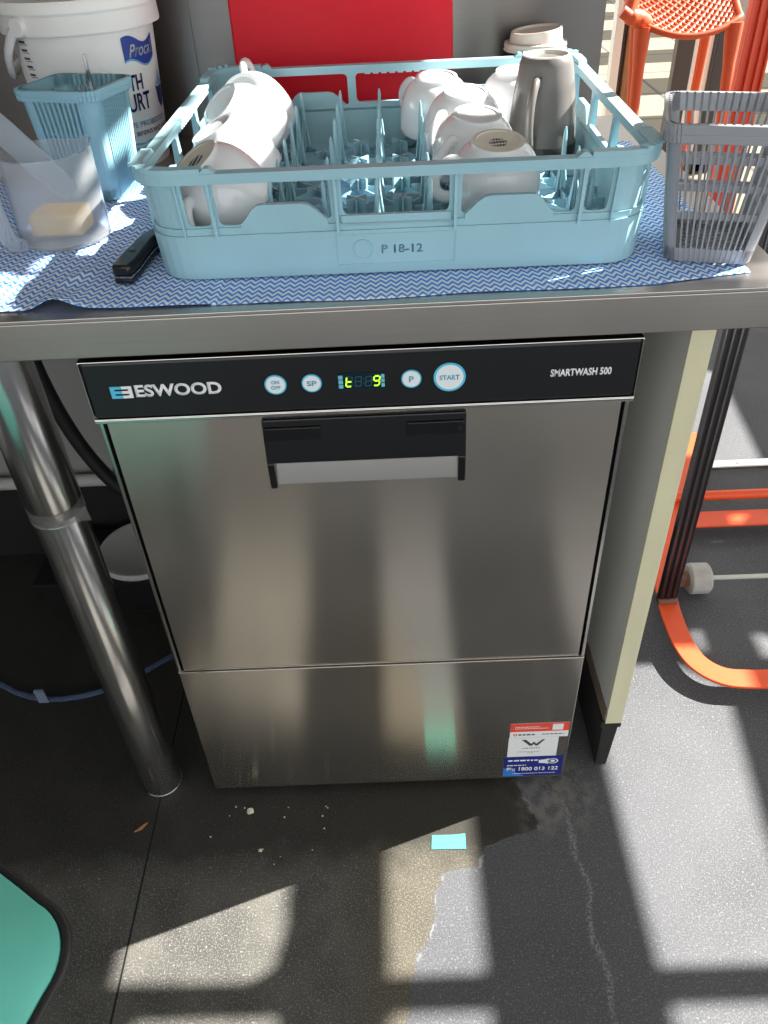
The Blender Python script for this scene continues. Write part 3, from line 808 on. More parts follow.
# moulded maker's panel on the front
yf = -RBD-.0005
m = MB()
fm = lambda u, v: rk_map(.5+u/(2*(RA-.036)), v, .0055)
for a, b_, c, d in ((-.062, .060, .0095, .0102), (-.062, .060, .0415, .0422), (-.062, -.0614, .0095, .0422), (.0594, .060, .0095, .0422)):
    m.hexa([V((a, fm(0, c).y-.0006, c)), V((b_, fm(0, c).y-.0006, c)), V((b_, fm(0, c).y+.003, c)), V((a, fm(0, c).y+.003, c)), V((a, fm(0, d).y-.0006, d)), V((b_, fm(0, d).y-.0006, d)), V((b_, fm(0, d).y+.003, d)), V((a, fm(0, d).y+.003, d))])
r_ = MB(); r_.lathe([(.0095, -.002), (.0105, -.002), (.0105, .0008), (.0095, .0008)], 32, close=True)
r_.xform(Matrix.Translation((-.035, fm(0, .026).y, .026)) @ Matrix.Rotation(PI/2+.09, 4, 'X'))
tmp = bpy.data.meshes.new('t'); r_.bm.to_mesh(tmp); r_.bm.free(); m.bm.from_mesh(tmp); bpy.data.meshes.remove(tmp)
m.build('moulded_panel', M['rack'], frame, world=False, smooth=30)
t_ = text_mb('P 18-12', -.016, .026, .021, .030, 0, bold=.01, mapf=lambda u, v: V((u, fm(0, v).y-.0007, v)))
t_.build('lettering', M['rack'], frame, world=False, smooth=0)

# ------------------------------------------------------------------ china cups (local: foot at z=0 looking up when inverted)
def cup_proto(name, label, R=.0505, H=.068, r0=.0285, bowl=False, group=None):
    """modelled standing upright: foot at z=0, rim at z=H, handle on +x"""
    t = thing(name, label, 'cup', group=group)
    prof = []
    def out(k): return r0*1.02+(R-r0*1.02)*(1-(1-k)**2.9)
    outer = [(out(i/14), .004+(H-.004)*(i/14)**1.25) for i in range(15)]
    inner = [(max(.001, r-.0035), z+(.004 if i == 0 else 0)) for i, (r, z) in enumerate(outer)][::-1]
    prof = [(0, .003), (r0-.005, .003), (r0-.004, .0), (r0, .0), (r0+.0008, .004)]+outer[1:]+[(R-.0017, H+.0012)]+inner[:-1]+[(r0, .009), (0, .008)]
    m = MB(); m.lathe(prof, 48); m.build('bowl', M['cup'], t, world=False, smooth=60)
    m = MB(); m.lathe([(0, .0028), (r0-.0055, .0028), (r0-.0045, -.0003), (r0-.0005, -.0003), (r0-.0004, .0004), (0, .0035)], 40)
    part_label(m.build('foot_ring', M['cup_foot'], t, world=False, smooth=40), 'unglazed cream foot')
    pts = []; z0, z1 = H*.30, H*.86
    ra, rb = out(.28)-.002, out(.84)-.002
    pts = [(ra, 0, z0), (ra+.010, 0, z0-.003), (R+.010, 0, z0+.003), (R+.018, 0, H*.50), (R+.018, 0, H*.68), (R+.010, 0, H*.82), (rb, 0, z1)]
    # smooth the handle path
    def cr(p, n=5):
        o = []
        for i in range(len(p)-1):
            a, b_, c, d = [V(p[max(0, min(len(p)-1, i+k))]) for k in (-1, 0, 1, 2)]
            for s in range(n):
                t2 = s/n; o.append(.5*((2*b_)+(c-a)*t2+(2*a-5*b_+4*c-d)*t2*t2+(3*b_-a-3*c+d)*t2**3))
        return o+[V(p[-1])]
    m = MB(); m.tube(cr(pts), .0052, 10, squash=1.35); m.build('handle', M['cup'], t, world=False, smooth=60)
    return t
def place(o, base, axis, handle_az, label=None):
    """put the foot centre at base, cup axis (foot -> rim) along axis, handle turned towards direction handle_az"""
    z = V(axis).normalized(); h = V(handle_az); x = (h-z*h.dot(z)).normalized(); y = z.cross(x)
    mt = Matrix((x, y, z)).transposed().to_4x4(); o.rotation_euler = mt.to_euler(); o.location = base
    if label: o['label'] = label
    return o
G = 'white china cups in the dish rack'
cup = cup_proto('coffee_cup', '', group=G)
CUPS = [
    ((.158, .153, .9905), (-.02, .17, -1), (-1, -.15, 0), 'white cup nearest the front in the right-hand row, stamped cream foot facing up'),
    ((.147, .258, .9930), (-.06, .14, -1), (-.75, -.85, 0), 'white cup second from the front in the right-hand row, upside down'),
    ((.143, .362, .9960), (-.06, .12, -1), (-.75, -.85, 0), 'white cup third from the front in the right-hand row, upside down'),
    ((.112, .464, .9950), (.0, .10, -1), (-.65, .76, 0), 'white cup at the back of the right-hand row, against the back rail'),
    ((.222, .467, .9970), (.0, .06, -1), (1, .5, 0), 'white cup standing behind the tall grey mug at the back right'),
    ((-0.164, .128, .993), (.47, .20, -.82), (-.30, -.85, -.38), 'white cup nearest the front in the left-hand row, tipped on its side in shade'),
    ((-.161, .239, .997), (.42, .08, -.85), (-.70, -.75, -.2), 'white cup second from the front in the left-hand row, tipped and sunlit'),
    ((-.165, .332, 1.003), (.55, .30, -.72), (-.65, -.45, .25), 'white cup third from the front in the left-hand row, handle to the left'),
    ((-0.152, .426, .994), (.26, .64, -.68), (-.12, .6, .75), 'white cup at the back of the left-hand row with its handle sticking up'),
]
for k, (b_, ax, hz, lab) in enumerate(CUPS):
    c = cup if k == 0 else copy_tree(cup)
    place(c, b_, ax, hz, lab)
    if k not in (0, 5):                     # these feet are glazed white
        for f in [x for x in bpy.data.objects if x.parent == c and x.name.startswith('foot_ring')]:
            f.material_slots[0].link = 'OBJECT'; f.material_slots[0].material = M['cup']; del f['label']
# stamp on the front cup's foot and the tipped one
for c in [o for o in COL.objects if o.get('category') == 'cup' and ('stamped' in o['label'] or 'in shade' in o['label'])]:
    m = MB(); rr = random.Random(3)
    for row, (yy, hw) in enumerate(((.0085, .010), (.0015, .0165), (-.0065, .0150), (-.0135, .007))):
        x = -hw
        while x < hw:
            l = rr.uniform(.0012, .0034); m.box(x, min(x+l, hw), yy-.0022, yy+.0022, .0024, .0030); x += l+.0008
    m.build('maker_stamp', M['stamp'], c, world=False, smooth=0)

# tall grey mug, upside down
mug = thing('tall_mug', 'tall dark grey stoneware mug upside down at the right of the rack', 'mug', (.244, .3705, 1.0315), (PI, 0, 0))
H = .1225
outer = [(.0285, .0), (.0300, .001), (.0335, .010), (.0385, .040), (.0425, .072), (.0446, .100), (.0450, H)]
m = MB(); m.lathe([(0, .004), (.024, .004), (.0265, .0)]+outer+[(.0425, H+.0005), (.041, H-.004), (.038, .06), (.029, .010), (0, .009)], 48); m.build('body', M['mug'], mug, world=False, smooth=50)
m = MB(); m.lathe([(.0235, .0042), (.0262, -.0004), (.0297, -.0004), (.0302, .0016), (.0285, .002), (.0262, .002)], 44, close=True); part_label(m.build('foot_ring', M['mug_rim'], mug, world=False), 'pale unglazed foot ring')
m = MB(); m.lathe([(.0449, .100), (.0454, .101), (.0456, .112), (.0452, .113)], 48, close=True); m.build('band', M['mug_dark'], mug, world=False)
m = MB(); hp = []
for i in range(17):
    t = i/16; an = -PI/2+t*PI
    hp.append((.034+.006*t*0+.024*math.cos(an)+.004*t, 0, .064+.040*math.sin(an)))
hp = [(.036, 0, .020)]+hp+[(.040, 0, .106)]
m.tube(hp, .0052, 10, squash=1.3)
m.xform(Matrix.Rotation(2.02, 4, 'Z'))
m.build('handle', M['mug'], mug, world=False, smooth=60)

# takeaway cup behind the rack
tk = thing('takeaway_cup', 'dark paper takeaway cup with beige plastic lid standing behind the rack', 'cup', (.268, .598, BZ+.0004))
m = MB(); m.lathe([(0, .004), (.028, .004), (.029, 0), (.030, 0), (.0425, .106), (.0435, .108), (.041, .108), (.0285, .006), (0, .006)], 40); m.xform(Matrix.Diagonal((1, 1, 1.043, 1))); m.build('paper_cup', M['cup_paper'], tk, world=False, smooth=50)
m = MB(); m.lathe([(.0425, .106), (.0465, .106), (.047, .107), (.0455, .110), (.0465, .112), (.0455, .116), (.041, .117), (.039, .119), (.0375, .131), (.0365, .134), (.034, .134), (.032, .131), (0, .1285), (0, .126), (.033, .127), (.038, .115), (.0425, .108)], 44)
for v in m.bm.verts:
    if v.co.z > .119: v.co.z += .0035*(v.co.x/.04)-.002
m.xform(Matrix.Translation((0, 0, .0045)))
m.build('lid', M['lid'], tk, world=False, smooth=45)

# ------------------------------------------------------------------ cutlery baskets
def basket(name, label, loc, rotz, a0, b0, a1, b1, H, mtl, nfront, nside, bands, rim_h=.012, rim_w=.005, corner=.012, floor_h=.018, wall=.0022, sol=.0012, barw=.45, cornerpad=.0):
    t = thing(name, label, 'basket', loc, (0, 0, rotz))
    def mp(u, v, w_):
        k = v/H; p, n = rrect(a0+(a1-a0)*k, b0+(b1-b0)*k, corner, u); p = p+n*w_
        return V((p.x, p.y, v))
    m = MB()
    band(m, mp, 0, floor_h, -wall, 0, 5); band(m, mp, H-rim_h, H, -wall, 0, 5)
    for v0, v1 in bands: band(m, mp, v0, v1, -wall-.003, -wall+.0006, 5)
    for k in (1, 3, 5, 7):
        for i in range(5): seg(m, mp, k+i/5, k+(i+1)/5, 0, H, -wall, 0)
    for k, n in ((0, nfront), (2, nside), (4, nfront), (6, nside)):
        pad = cornerpad
        if pad: seg(m, mp, k, k+pad, 0, H, -wall, 0); seg(m, mp, k+1-pad, k+1, 0, H, -wall, 0)
        for i in range(n+1):
            c = k+pad+(1-2*pad)*i/n; hw = barw*(1-2*pad)/n/2
            a, b_ = max(k, c-hw), min(k+1, c+hw)
            nv = 4
            for q in range(nv): seg(m, mp, a, b_, H*q/nv, H*(q+1)/nv, -wall, .0012)
    m.build('side_wall', mtl, t, world=False, smooth=40)
    m = MB(); band(m, mp, H-rim_h*.55, H, -wall*.6, rim_w, 6); band(m, mp, H-rim_h, H-rim_h*.5, rim_w*.6, rim_w, 6)
    m.build('rim', mtl, t, world=False, smooth=40, bevel=.0012)
    m = MB()
    for i in range(9):
        s = -1+2*i/8
        m.box(s*(a0-.004)-.0012, s*(a0-.004)+.0012, -b0+.002, b0-.002, .002, .005); m.box(-a0+.002, a0-.002, s*(b0-.004)-.0012, s*(b0-.004)+.0012, .002, .005)
    m.build('floor_grid', mtl, t, world=False, smooth=0)
    return t
basket('cutlery_basket', 'pale blue slotted cutlery basket in front of the white bucket', (-.354, .377, CZ), math.radians(-18), .046, .038, .055, .047, .134, M['blue_basket'], 9, 12,
       [(.036, .040), (.058, .062), (.080, .084)], rim_h=.013, rim_w=.006, corner=.014, floor_h=.014, barw=.44, cornerpad=.08)
gb = basket('cutlery_basket', 'grey slotted cutlery basket at the right end of the bench', (.3770, .088, CZ), math.radians(-16), .042, .049, .060, .064, .135, M['grey_basket'], 13, 13,
       [(.044, .051), (.072, .079), (.098, .105)], rim_h=.017, rim_w=.005, corner=.010, floor_h=.014, barw=.30, cornerpad=.0)
fk = thing('fork', 'steel fork standing upright in the pale blue cutlery basket', 'cutlery', (-.337, .392, CZ+.006))
m = MB(); m.prism([(-.004, .03), (.004, .03), (.0022, .08), (.0026, .14), (.0020, .156), (-.0020, .156), (-.0026, .14), (-.0022, .08)], lambda u, v: V((u, -.001, v)), lambda u, v: V((u, .001, v)))
m.build('handle', M['cutlery'], fk, world=False, smooth=0, bevel=.0006)
m = MB()
for x in (-.009, -.003, .003, .009): m.box(x-.0011, x+.0011, -.0008, .0008, 0, .024)
m.box(-.0101, .0101, -.0008, .0008, .022, .032)
m.build('tines', M['cutlery'], fk, world=False, smooth=0)

# ------------------------------------------------------------------ measuring jug, scraper and sponge
JX, JY = -.350, .206
jug = thing('measuring_jug', 'frosted clear plastic measuring jug on the cloth at the left', 'jug', (JX, JY, CZ))
m = MB(); JH = .098
m.lathe([(0, 0), (.050, 0), (.0525, .002), (.0525, .012), (.0505, JH-.002), (.0515, JH), (.0495, JH), (.0488, JH-.003), (.0508, .012), (.0505, .004), (0, .003)], 56)
for v in m.bm.verts:           # pouring lip on the right
    if v.co.z > JH-.03:
        an = math.atan2(v.co.y, v.co.x); d = abs((an-.75+PI) % (2*PI)-PI)
        f = math.exp(-(d/.22)**2)*(v.co.z-(JH-.03))/.03
        r = math.hypot(v.co.x, v.co.y)
        if r > .02: v.co.x *= 1+.14*f; v.co.y *= 1+.14*f; v.co.z += .003*f
m.build('body', M['jug'], jug, world=False, smooth=50)
m = MB(); m.tube([(-.036, -.033, .084), (-.042, -.045, .088), (-.047, -.055, .080), (-.048, -.060, .055), (-.046, -.060, .028), (-.042, -.056, .012), (-.034, -.043, .006)], [.005, .006, .0065, .0065, .0065, .006, .004], 12, squash=1.7)
m.build('handle', M['jug'], jug, world=False, smooth=60)
sg_ = thing('sponge', 'yellow sponge lying in the bottom of the measuring jug', 'sponge', (JX-.004, JY+.004, CZ+.0055))
m = MB(); m.hexa([(-.032, -.02, 0), (.030, -.024, 0), (.034, .020, 0), (-.028, .026, 0), (-.031, -.019, .026), (.029, -.023, .024), (.033, .019, .028), (-.027, .025, .027)])
m.build('sponge_block', M['sponge'], sg_, world=False, smooth=40, bevel=.004)
sp = thing('scraper', 'translucent plastic scraper leaning inside the measuring jug', 'spatula', (JX+.02, JY, CZ+.03))
m = MB()
p0, p1 = V((-.331, .212, .940)), V((-.428, .212, 1.056))
d = (p1-p0).normalized(); n = V((0, 1, 0)); s_ = d.cross(n)
out2 = [(-.010, 0), (.012, .0), (.016, .02), (.017, .09), (.013, .156), (-.012, .156), (-.015, .09), (-.014, .02)]
m.prism(out2, lambda u, v: p0+d*v+s_*u-n*.0012, lambda u, v: p0+d*v+s_*u+n*.0012)
m.build('blade', M['spatula'], sp, smooth=0, bevel=.001)

# ------------------------------------------------------------------ yoghurt bucket
BX, BY = -.379, .545
KB = 1.044                          # same bucket seen from a little further away
bk = thing('bucket', 'large white plastic yoghurt bucket with blue print behind the cutlery basket', 'bucket', (BX, BY, BZ+.0005))
RB0, RB1, RT = .081*1.044, .0945*1.044, .205     # radius at base and under the rim; body height
def bk_r(z): return RB0+(RB1-RB0)*(z/.2)
zk = lambda z: z*KB-.0149
def lathe_k(m, prof, n=72, close=False): return m.lathe([(r*KB, zk(z)) for r, z in prof], n, close=close)
m = MB(); m.lathe([(0, .004), (RB0-.006, .004), (RB0-.004, 0), (RB0, 0), (bk_r(.176), .176), (bk_r(.198), .198), (bk_r(.198)-.002, .198), (RB0-.002, .006), (0, .006)], 72); m.build('body', M['bucket'], bk, world=False, smooth=50)
m = MB(); lathe_k(m, [(.094, .1855), (.103, .1855), (.1035, .188), (.1025, .206), (.1035, .2075), (.1035, .210), (.0985, .210), (.097, .2), (.094, .19)], close=True); m.build('rim', M['bucket'], bk, world=False, smooth=35)
m = MB(); lathe_k(m, [(.1035, .2095), (.1060, .2095), (.1060, .219), (.104, .222), (.097, .222), (.095, .217), (0, .217), (0, .2145), (.097, .2145)]); m.build('lid', M['bucket_lid'], bk, world=False, smooth=35)
m = MB(); an = math.radians(-28)
kx, ky = math.sin(an), -math.cos(an)
m.tube([(kx*.098, ky*.098, .190), (kx*.115, ky*.115, .190)], [.013, .011], 20)
pts = []
for i in range(13):
    a = math.radians(-34-i*7); rr = .110+.002*math.sin(i); pts.append((math.sin(a)*rr, -math.cos(a)*rr, .186-.062*math.sin(min(1, i/7)*PI/2)+ (.02*max(0, i-8)/4)))
m.tube(pts, .004, 10, squash=1.8); m.build('handle', M['bucket'], bk, world=False, smooth=60)
def bmap(a_deg, z, o=.0006):
    a = math.radians(a_deg); z = 1.2297-(1.2297-z)*KB; r = bk_r(z-BZ)+o; return V((math.sin(a)*r, -math.cos(a)*r, z-BZ))
def cyl_text(s, a0, a1, z0, z1, mtl, name='lettering', bold=.02, shear=0., par=None):
    mb = text_mb(s, a0, a1, z0, z1, 0, bold=bold, mapf=lambda u, v: bmap(u+shear*(v-z0)/(z1-z0), v, .0012))
    return mb.build(name, mtl, bk if par is None else par, world=False, smooth=0)
def cyl_patch(outline, mtl, name, o=.0006, par=None):
    """small printed shape wrapped on the bucket, triangulated finely"""
    m = MB(); n = len(outline)
    cx = sum(p[0] for p in outline)/n; cz = sum(p[1] for p in outline)/n
    rings = []
    for k in (1, .75, .5, .25): rings.append([m.bm.verts.new(bmap(cx+(a-cx)*k, cz+(z-cz)*k, o)) for a, z in outline])
    c = m.bm.verts.new(bmap(cx, cz, o))
    for A, B in zip(rings, rings[1:]):
        for i in range(n): m.bm.faces.new((A[i], A[(i+1) % n], B[(i+1) % n], B[i]))
    for i in range(n): m.bm.faces.new((rings[-1][i], rings[-1][(i+1) % n], c))
    return m.build(name, mtl, bk if par is None else par, world=False, smooth=60)
def flag(a0, a1, zc, h, wob):
    top = [(a0+(a1-a0)*i/12, zc+h/2+wob*math.sin(i/12*2*PI+.6)-.3*wob*(i/12)) for i in range(13)]
    bot = [(a1-(a1-a0)*i/12+.5, zc-h/2+wob*math.sin((1-i/12)*2*PI+.6)) for i in range(13)]
    return bot[::-1][::-1]+top if False else top+bot
out_ = flag(45, 82, 1.047, .027, .005)
cyl_patch([(a, z-.0025) for a, z in out_], M['sky_print'], 'logo_edge', .0005)
lg = cyl_patch(out_, M['navy'], 'logo_flag', .0009)
cyl_text('Procal', 50, 78, 1.0395, 1.0545, M['white_print'], shear=3, par=lg)
cyl_text('SMOOTH', 12, 60, 1.0005, 1.020, M['navy_dark'])
cyl_text('YOGHURT', 2, 66, .9755, .9975, M['navy_dark'])
cyl_text('WITH LIVE PROBIOTICS', 14, 88, .9555, .9625, M['sky_print'], bold=.01)
cyl_text('ACIDOPHILUS, BIFIDUS AND CASEI', 6, 92, .9440, .9505, M['navy_dark'], bold=.01)
cup_out = [(78, 1.0), (82, .9965), (94, .9965), (98, 1.0), (96, .982), (92, .972), (86, .970), (81, .978)]
cyl_patch(cup_out, M['navy_dark'], 'bowl_print', .0007)
cyl_patch([(80, 1.0), (84, 1.008), (88, 1.018), (91, 1.009), (96, 1.0), (88, .997)], M['sky_print'], 'swirl_print', .0007)
for i in range(4):
    o = [(10+k*6, .936-i*.006+.0016*math.sin(k*1.7+i)) for k in range(15)]
    cyl_patch(o+[(a, z-.0022) for a, z in o[::-1]], M['sky_print'], 'wave_print', .0006)
for i in range(8):
    z = 1.072-i*.0095
    cyl_patch([(-42, z), (-33, z), (-33, z+.0008), (-42, z+.0008)], M['grey_print'], 'scale_mark', .0006)
    if i > 0: cyl_patch([(-43, z+.002), (-35, z+.002), (-35, z+.0048), (-43, z+.0048)], M['grey_print'], 'scale_figure', .0006)

# ------------------------------------------------------------------ red board leaning on the splashback
bd = MB()
bd.prism([(-.184, 0), (.149, 0), (.143, .48), (-.184, .48)], lambda u, v: V((u, .615+v*.062, BZ+.001+v)), lambda u, v: V((u, .627+v*.062, BZ+v)))
tag(bd.build('chopping_board', M['red_board'], smooth=0, bevel=.003, loc=(-.015, .62, BZ)), 'red plastic chopping board leaning on the steel splashback behind the rack', 'chopping board')

# ------------------------------------------------------------------ knife with black handle
kn = thing('knife', 'black handled kitchen knife lying on the cloth left of the rack', 'knife', (-.24, .13, CZ))
path = [(-.2445, .052), (-.2420, .072), (-.2400, .0935), (-.2380, .1130), (-.2360, .1290), (-.2325, .1430), (-.2265, .1530), (-.2195, .1590)]
wd = [.0098, .0115, .0112, .0106, .0102, .0098, .0094, .0088]
def ribbon(mb, path, wd, z0, z1):
    L_, R_ = [], []
    for i, p in enumerate(path):
        d = (V(path[min(i+1, len(path)-1)])-V(path[max(i-1, 0)])).normalized(); n = V((-d.y, d.x))
        L_.append(V(p)+n*wd[i]); R_.append(V(p)-n*wd[i])
    ring = []
    for l, r in zip(L_, R_):
        ring.append([mb.bm.verts.new((p.x, p.y, z)) for p, z in ((l, z0), (r, z0), (r, z1), (l, z1))])
    for A, B in zip(ring, ring[1:]):
        for k in range(4): mb.bm.faces.new((A[k], A[(k+1) % 4], B[(k+1) % 4], B[k]))
    mb.bm.faces.new(ring[0][::-1]); mb.bm.faces.new(ring[-1])
    return mb
m = ribbon(MB(), path, wd, CZ+.009, CZ+.021); hk = m.build('handle', M['black_plastic'], kn, smooth=40, bevel=.003)
m = ribbon(MB(), path, [x*.98 for x in wd], CZ+.0072, CZ+.009); part_label(m.build('tang', M['cutlery'], kn, smooth=0), 'thin bright steel tang')
m = ribbon(MB(), path, wd, CZ+.0005, CZ+.0072); m.build('handle', M['black_plastic'], kn, smooth=40, bevel=.002)
m = MB(); m.prism([(-.2330, .138), (-.2170, .155), (-.2140, .250), (-.222, .260), (-.232, .215)], lambda u, v: V((u, v, CZ+.0076)), lambda u, v: V((u, v, CZ+.0088))); m.build('blade', M['cutlery'], kn, smooth=0)
m = MB(); m.lathe([(0, .0012), (.003, .0012), (.0036, 0)], 16, (-.2405, .0950, CZ+.021)); m.build('rivet', M['chrome_dark'], kn)

# ------------------------------------------------------------------ under the bench at the left
ld = thing('lid', 'round white plastic tub lid lying on the black crate under the bench', 'lid', (-.517, .53, .094))
m = MB(); m.lathe([(0, .004), (.080, .004), (.084, .007), (.092, .007), (.094, .004), (.094, -.005), (.0925, -.005), (.092, .002), (0, .001)], 56)
m.xform(Matrix.Translation((-.517, .530, .0995))); m.build('lid_disc', M['white_plastic'], ld, smooth=40)
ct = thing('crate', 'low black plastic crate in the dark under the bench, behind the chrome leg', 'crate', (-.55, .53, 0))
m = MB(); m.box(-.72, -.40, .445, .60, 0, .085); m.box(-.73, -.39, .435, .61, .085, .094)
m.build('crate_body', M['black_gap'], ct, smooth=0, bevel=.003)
def spline(p, n=8):
    o = []
    for i in range(len(p)-1):
        a, b_, c, d = [V(p[max(0, min(len(p)-1, i+k))]) for k in (-1, 0, 1, 2)]
        for s in range(n):
            t2 = s/n; o.append(.5*((2*b_)+(c-a)*t2+(2*a-5*b_+4*c-d)*t2*t2+(3*b_-a-3*c+d)*t2**3))
    return o+[V(p[-1])]
m = MB(); m.tube(spline([(-.56, .42, .80), (-.545, .40, .66), (-.530, .40, .53), (-.500, .40, .425), (-.455, .40, .35), (-.38, .41, .30), (-.31, .44, .29)]), .0125, 14)
tag(m.build('hose', M['hose_black'], loc=(-.53, .40, .5)), 'black drain hose curving down behind the chrome bench leg', 'hose')
m = MB(); m.tube(spline([(-.90, .34, .006), (-.759, .252, .006), (-.70, .222, .006), (-.628, .210, .006), (-.537, .232, .006), (-.434, .306, .006), (-.36, .38, .006)]), .0055, 10)
tb = tag(m.build('tubing', M['hose_clear'], loc=(-.63, .21, 0)), 'thin clear blue tubing lying on the floor under the bench', 'tubing')
m = MB(); m.box(-.668, -.648, .203, .206, .004, .038); m.tube([(-.667, .2045, .038), (-.649, .2045, .038)], .0045, 10); o = m.build('clip', M['tag'], tb, bevel=.002); 

# ------------------------------------------------------------------ orange trolley at the right
tr = thing('trolley', 'low orange tubular trolley with grey wheel on the floor right of the dishwasher', 'trolley', (.9, .5, 0))
cen = [(.815, .975), (.70, .735), (.615, .545), (.581, .400), (.574, .300), (.580, .240), (.597, .205), (.628, .182), (.668, .175), (.72, .1735), (.80, .173)]
cen3 = spline([(x, y, 0) for x, y in cen], 8)
m = MB(); pth = [(p.x, p.y) for p in cen3]+[(1.6, .168)]; ribbon(m, pth, [.0205]*len(pth), .028, .034); m.build('base_frame', M['orange_paint'], tr, smooth=30, bevel=.001)
m = MB(); m.tube([(.68, .696, .047), (1.6, .690, .047)], .0115, 16); m.build('rail', M['orange_paint'], tr)
m = MB(); m.box(.66, 1.6, .603, .655, .0285, .0335); m.build('cross_bar', M['orange_paint'], tr, smooth=0, bevel=.001)
m = MB(); m.tube([(.612, .440, .033), (1.6, .434, .033)], .005, 12); m.build('axle', M['rod'], tr)
m = MB(); m.tube([(.636, .440, .033), (.640, .440, .033), (.676, .439, .033), (.680, .439, .033)], [.028, .033, .033, .028], 28); wl = m.build('wheel', M['wheel'], tr)
m = MB(); m.tube([(.630, .440, .033), (.641, .440, .033)], .017, 20); m.box(.606, .632, .428, .452, .020, .046); m.build('hub', M['rust'], wl, bevel=.002)
m = MB()
for dx in (-.0125, 0, .0125): m.tube([(.574+dx, .379, .034), (.574+dx, .379, 1.5)], .0078, 12)
m.box(.562, .586, .375, .385, .034, 1.5)
m.build('upright', M['chrome_dark'], tr, smooth=50)
m = MB(); m.box(.5545, .5945, .366, .392, .0335, .046); m.build('socket', M['rust'], tr, bevel=.003)
# orange post behind
ps = MB()
ps.box(1.100, 1.182, 1.90, 1.92, 0, 2.0)
for x in (1.100, 1.126, 1.152, 1.174): ps.box(x, x+.008, 1.888, 1.90, 0, 2.0)
tag(ps.build('post', M['red_orange'], smooth=0, bevel=.002, loc=(1.14, 1.90, 0)), 'upright red-orange ribbed steel post at the right edge behind the grey basket', 'post')

# ------------------------------------------------------------------ orange bar stool with lattice seat
ch = thing('bar_stool', 'orange plastic stool with lattice seat standing beyond the bench at the right', 'stool', (1.10, 2.55, 0))
SX, SY = 1.118, 2.40
def seat_pt(u, v):
    """u -1..1 across, v 0..1 from the front lip upward and back"""
    x = SX+u*(.178+.035*v)
    z = .705+.20*v**1.25+.045*u*u*(1-.3*v)
    y = SY+.42*v*(1-.35*v)+.05*u*u
    return V((x, y, z))
m = MB(); rim_ = [seat_pt(u, 0) for u in [-1+i/12 for i in range(25)]]+[seat_pt(1, v/10) for v in range(1, 11)]+[seat_pt(1-i/12, 1) for i in range(1, 25)]+[seat_pt(-1, 1-v/10) for v in range(1, 11)]
m.tube(rim_, .011, 8); m.build('seat_rim', M['orange_plastic'], ch, smooth=60)
m = MB()
for k in range(-16, 17):
    for sgn in (1, -1):
        pts = []
        for i in range(25):
            v = i/24; u = k/6.3+sgn*(v-.5)*1.9
            if -1 <= u <= 1: pts.append(seat_pt(u, v))
        if len(pts) > 2: m.tube(pts, .0062, 6)
m.build('seat_lattice', M['orange_plastic'], ch, smooth=60)
for (x0, y0, z0), (x1, y1) in (((.958, SY+.04, .715), (.962, 2.36)), ((1.275, SY+.04, .715), (1.302, 2.36)), ((1.30, SY+.36, .80), (1.345, 2.92)), ((SX-.10, SY+.38, .80), (1.125, 2.92))):
    m = MB(); a = V((x0, y0, z0)); b_ = V((x1, y1, 0))
    m.tube([a+V((0, 0, .02)), a.lerp(b_, .05), a.lerp(b_, .15), a.lerp(b_, .5), b_], [.030, .027, .0205, .017, .0145], 14); m.build('leg', M['orange_plastic'], ch, smooth=60)
m = MB(); m.tube(spline([(SX-.15, SY+.06, .74), (SX-.19, SY+.03, .765), (SX-.225, SY, .775), (SX-.250, SY, .79)]), [.03]*8+[.026]*8+[.02]*9, 12)
m.tube(spline([(SX-.225, SY+.01, .778), (SX-.20, SY+.05, .86), (SX-.20, SY+.1, .95)]), .024, 12)
m.build('arm', M['orange_plastic'], ch, smooth=60)

# ------------------------------------------------------------------ teal stool seat, bottom left
stl = thing('stool', 'teal vinyl stool seat with black piping at the lower left', 'stool', (-.53, -.50, 0))
def rounded_poly(c, half, rad, rot, bulge, n=10):
    pts = []
    for k in range(4):
        a0 = rot+k*PI/2
        dx, dy = math.cos(a0), math.sin(a0)
        cc = V(c)+V((math.cos(rot+k*PI/2+PI/4*0), math.sin(rot+k*PI/2)))*((half-rad)*math.sqrt(2))
        for i in range(n+1):
            a = a0-PI/4+PI/2*i/n; pts.append(cc+V((math.cos(a), math.sin(a)))*rad)
        # slightly bowed edge to the next corner
        nc = V(c)+V((math.cos(a0+PI/2), math.sin(a0+PI/2)))*((half-rad)*math.sqrt(2))
        p = pts[-1]; a = a0+PI/4; q = nc+V((math.cos(a), math.sin(a)))*rad
        for i in range(1, 8):
            t = i/8; pts.append(p.lerp(q, t)+V((math.cos(a), math.sin(a)))*bulge*math.sin(t*PI))
    return pts
SCX, SCY = -.514, -.503
oc = rounded_poly((SCX, SCY), .180, .06, math.radians(20), .012)
m = MB(); n = len(oc); rings = []
for k, z in ((.86, .425), (.985, .446), (.985, .456), (.93, .461), (.6, .468), (.2, .470)):
    rings.append([m.bm.verts.new((SCX+(p.x-SCX)*k, SCY+(p.y-SCY)*k, z)) for p in oc])
for A, B in zip(rings, rings[1:]):
    for i in range(n): m.bm.faces.new((A[i], A[(i+1) % n], B[(i+1) % n], B[i]))
m.bm.faces.new(rings[0][::-1]); m.bm.faces.new(rings[-1])
m.build('seat', M['teal'], stl, smooth=50)
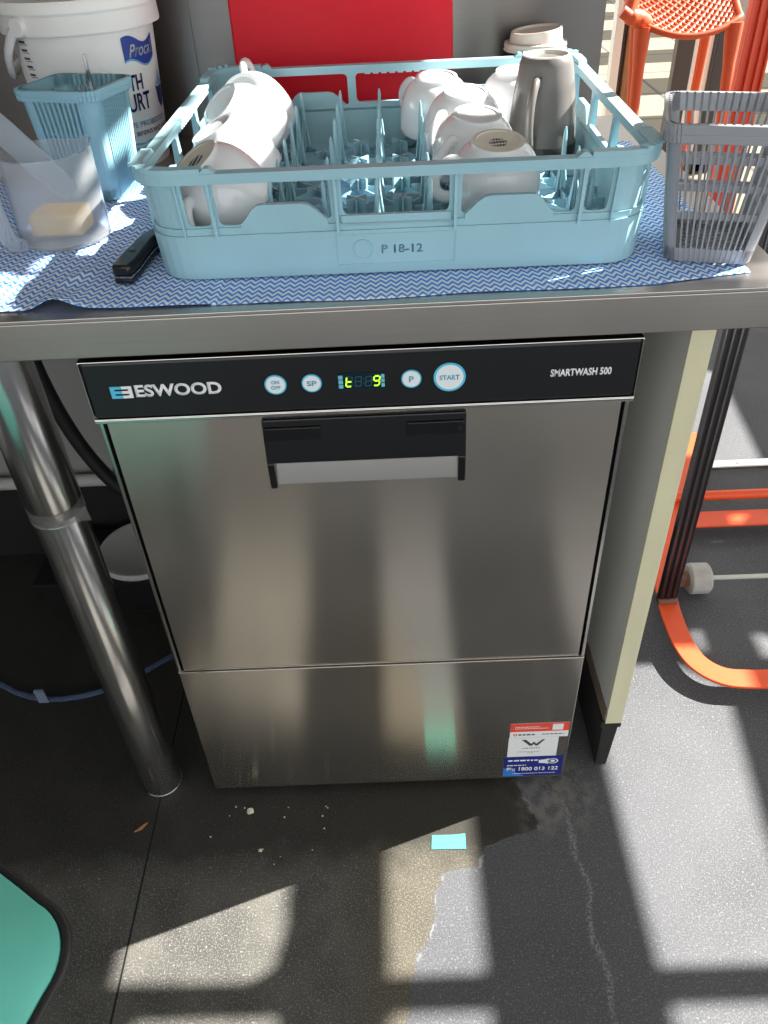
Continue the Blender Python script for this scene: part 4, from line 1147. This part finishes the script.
m = MB(); m.tube([(p.x+(p.x-SCX)*.006, p.y+(p.y-SCY)*.006, .449) for p in oc]+[(oc[0].x+(oc[0].x-SCX)*.006, oc[0].y+(oc[0].y-SCY)*.006, .449)], .0052, 8)
m.build('piping', M['piping'], stl, smooth=60)
for k in range(4):
    a = math.radians(20)+k*PI/2; x, y = SCX+math.cos(a)*.15, SCY+math.sin(a)*.15
    m = MB(); m.tube([(x, y, 0), (x, y, .416)], .011, 12); m.build('leg', M['black_metal'], stl)

# ------------------------------------------------------------------ bits on the floor
m = MB(); m.prism([(.066, -.113), (.121, -.114), (.122, -.0885), (.100, -.090), (.068, -.0895)], lambda u, v: V((u, v, .0004)), lambda u, v: V((u, v, .0012)))
tag(m.build('tape_strip', M['teal_tape'], smooth=0, loc=(.094, -.1, 0)), 'short strip of turquoise tape on the floor in front of the dishwasher', 'tape')
def crumb(x, y, s, seed, label):
    rr = random.Random(seed); b = bmesh.new(); bmesh.ops.create_icosphere(b, subdivisions=2, radius=s)
    for v in b.verts: v.co *= rr.uniform(.7, 1.25); v.co.z = max(v.co.z*.6+s*.5, 0)
    mm = MB(); mm.bm.free(); mm.bm = b
    bmesh.ops.translate(b, vec=(x, y, 0), verts=b.verts)
    tag(mm.build('crumb', M['crumb'], smooth=60, loc=(x, y, 0)), label, 'crumb', 'crumbs on the floor')
crumb(-.234, -.036, .006, 1, 'largest pale crumb, on the floor under the left half of the dishwasher front')
crumb(-.210, -.105, .003, 2, 'small white crumb on the dark floor, nearer the camera than the largest crumb')
rr = random.Random(5)
for k in range(14):
    x, y = rr.uniform(-.30, -.10), rr.uniform(-.13, -.02)
    crumb(x, y, rr.uniform(.0009, .0016), 10+k, 'tiny pale speck of crumb on the dark floor in front of the dishwasher')
m = MB(); m.prism([(-.423, -.066), (-.412, -.062), (-.404, -.050), (-.410, -.053)], lambda u, v: V((u, v, .0005)), lambda u, v: V((u, v, .003)))
tag(m.build('leaf', M['leaf'], smooth=0, loc=(-.413, -.058, 0)), 'small dry brown leaf scrap on the floor near the chrome bench leg', 'leaf')
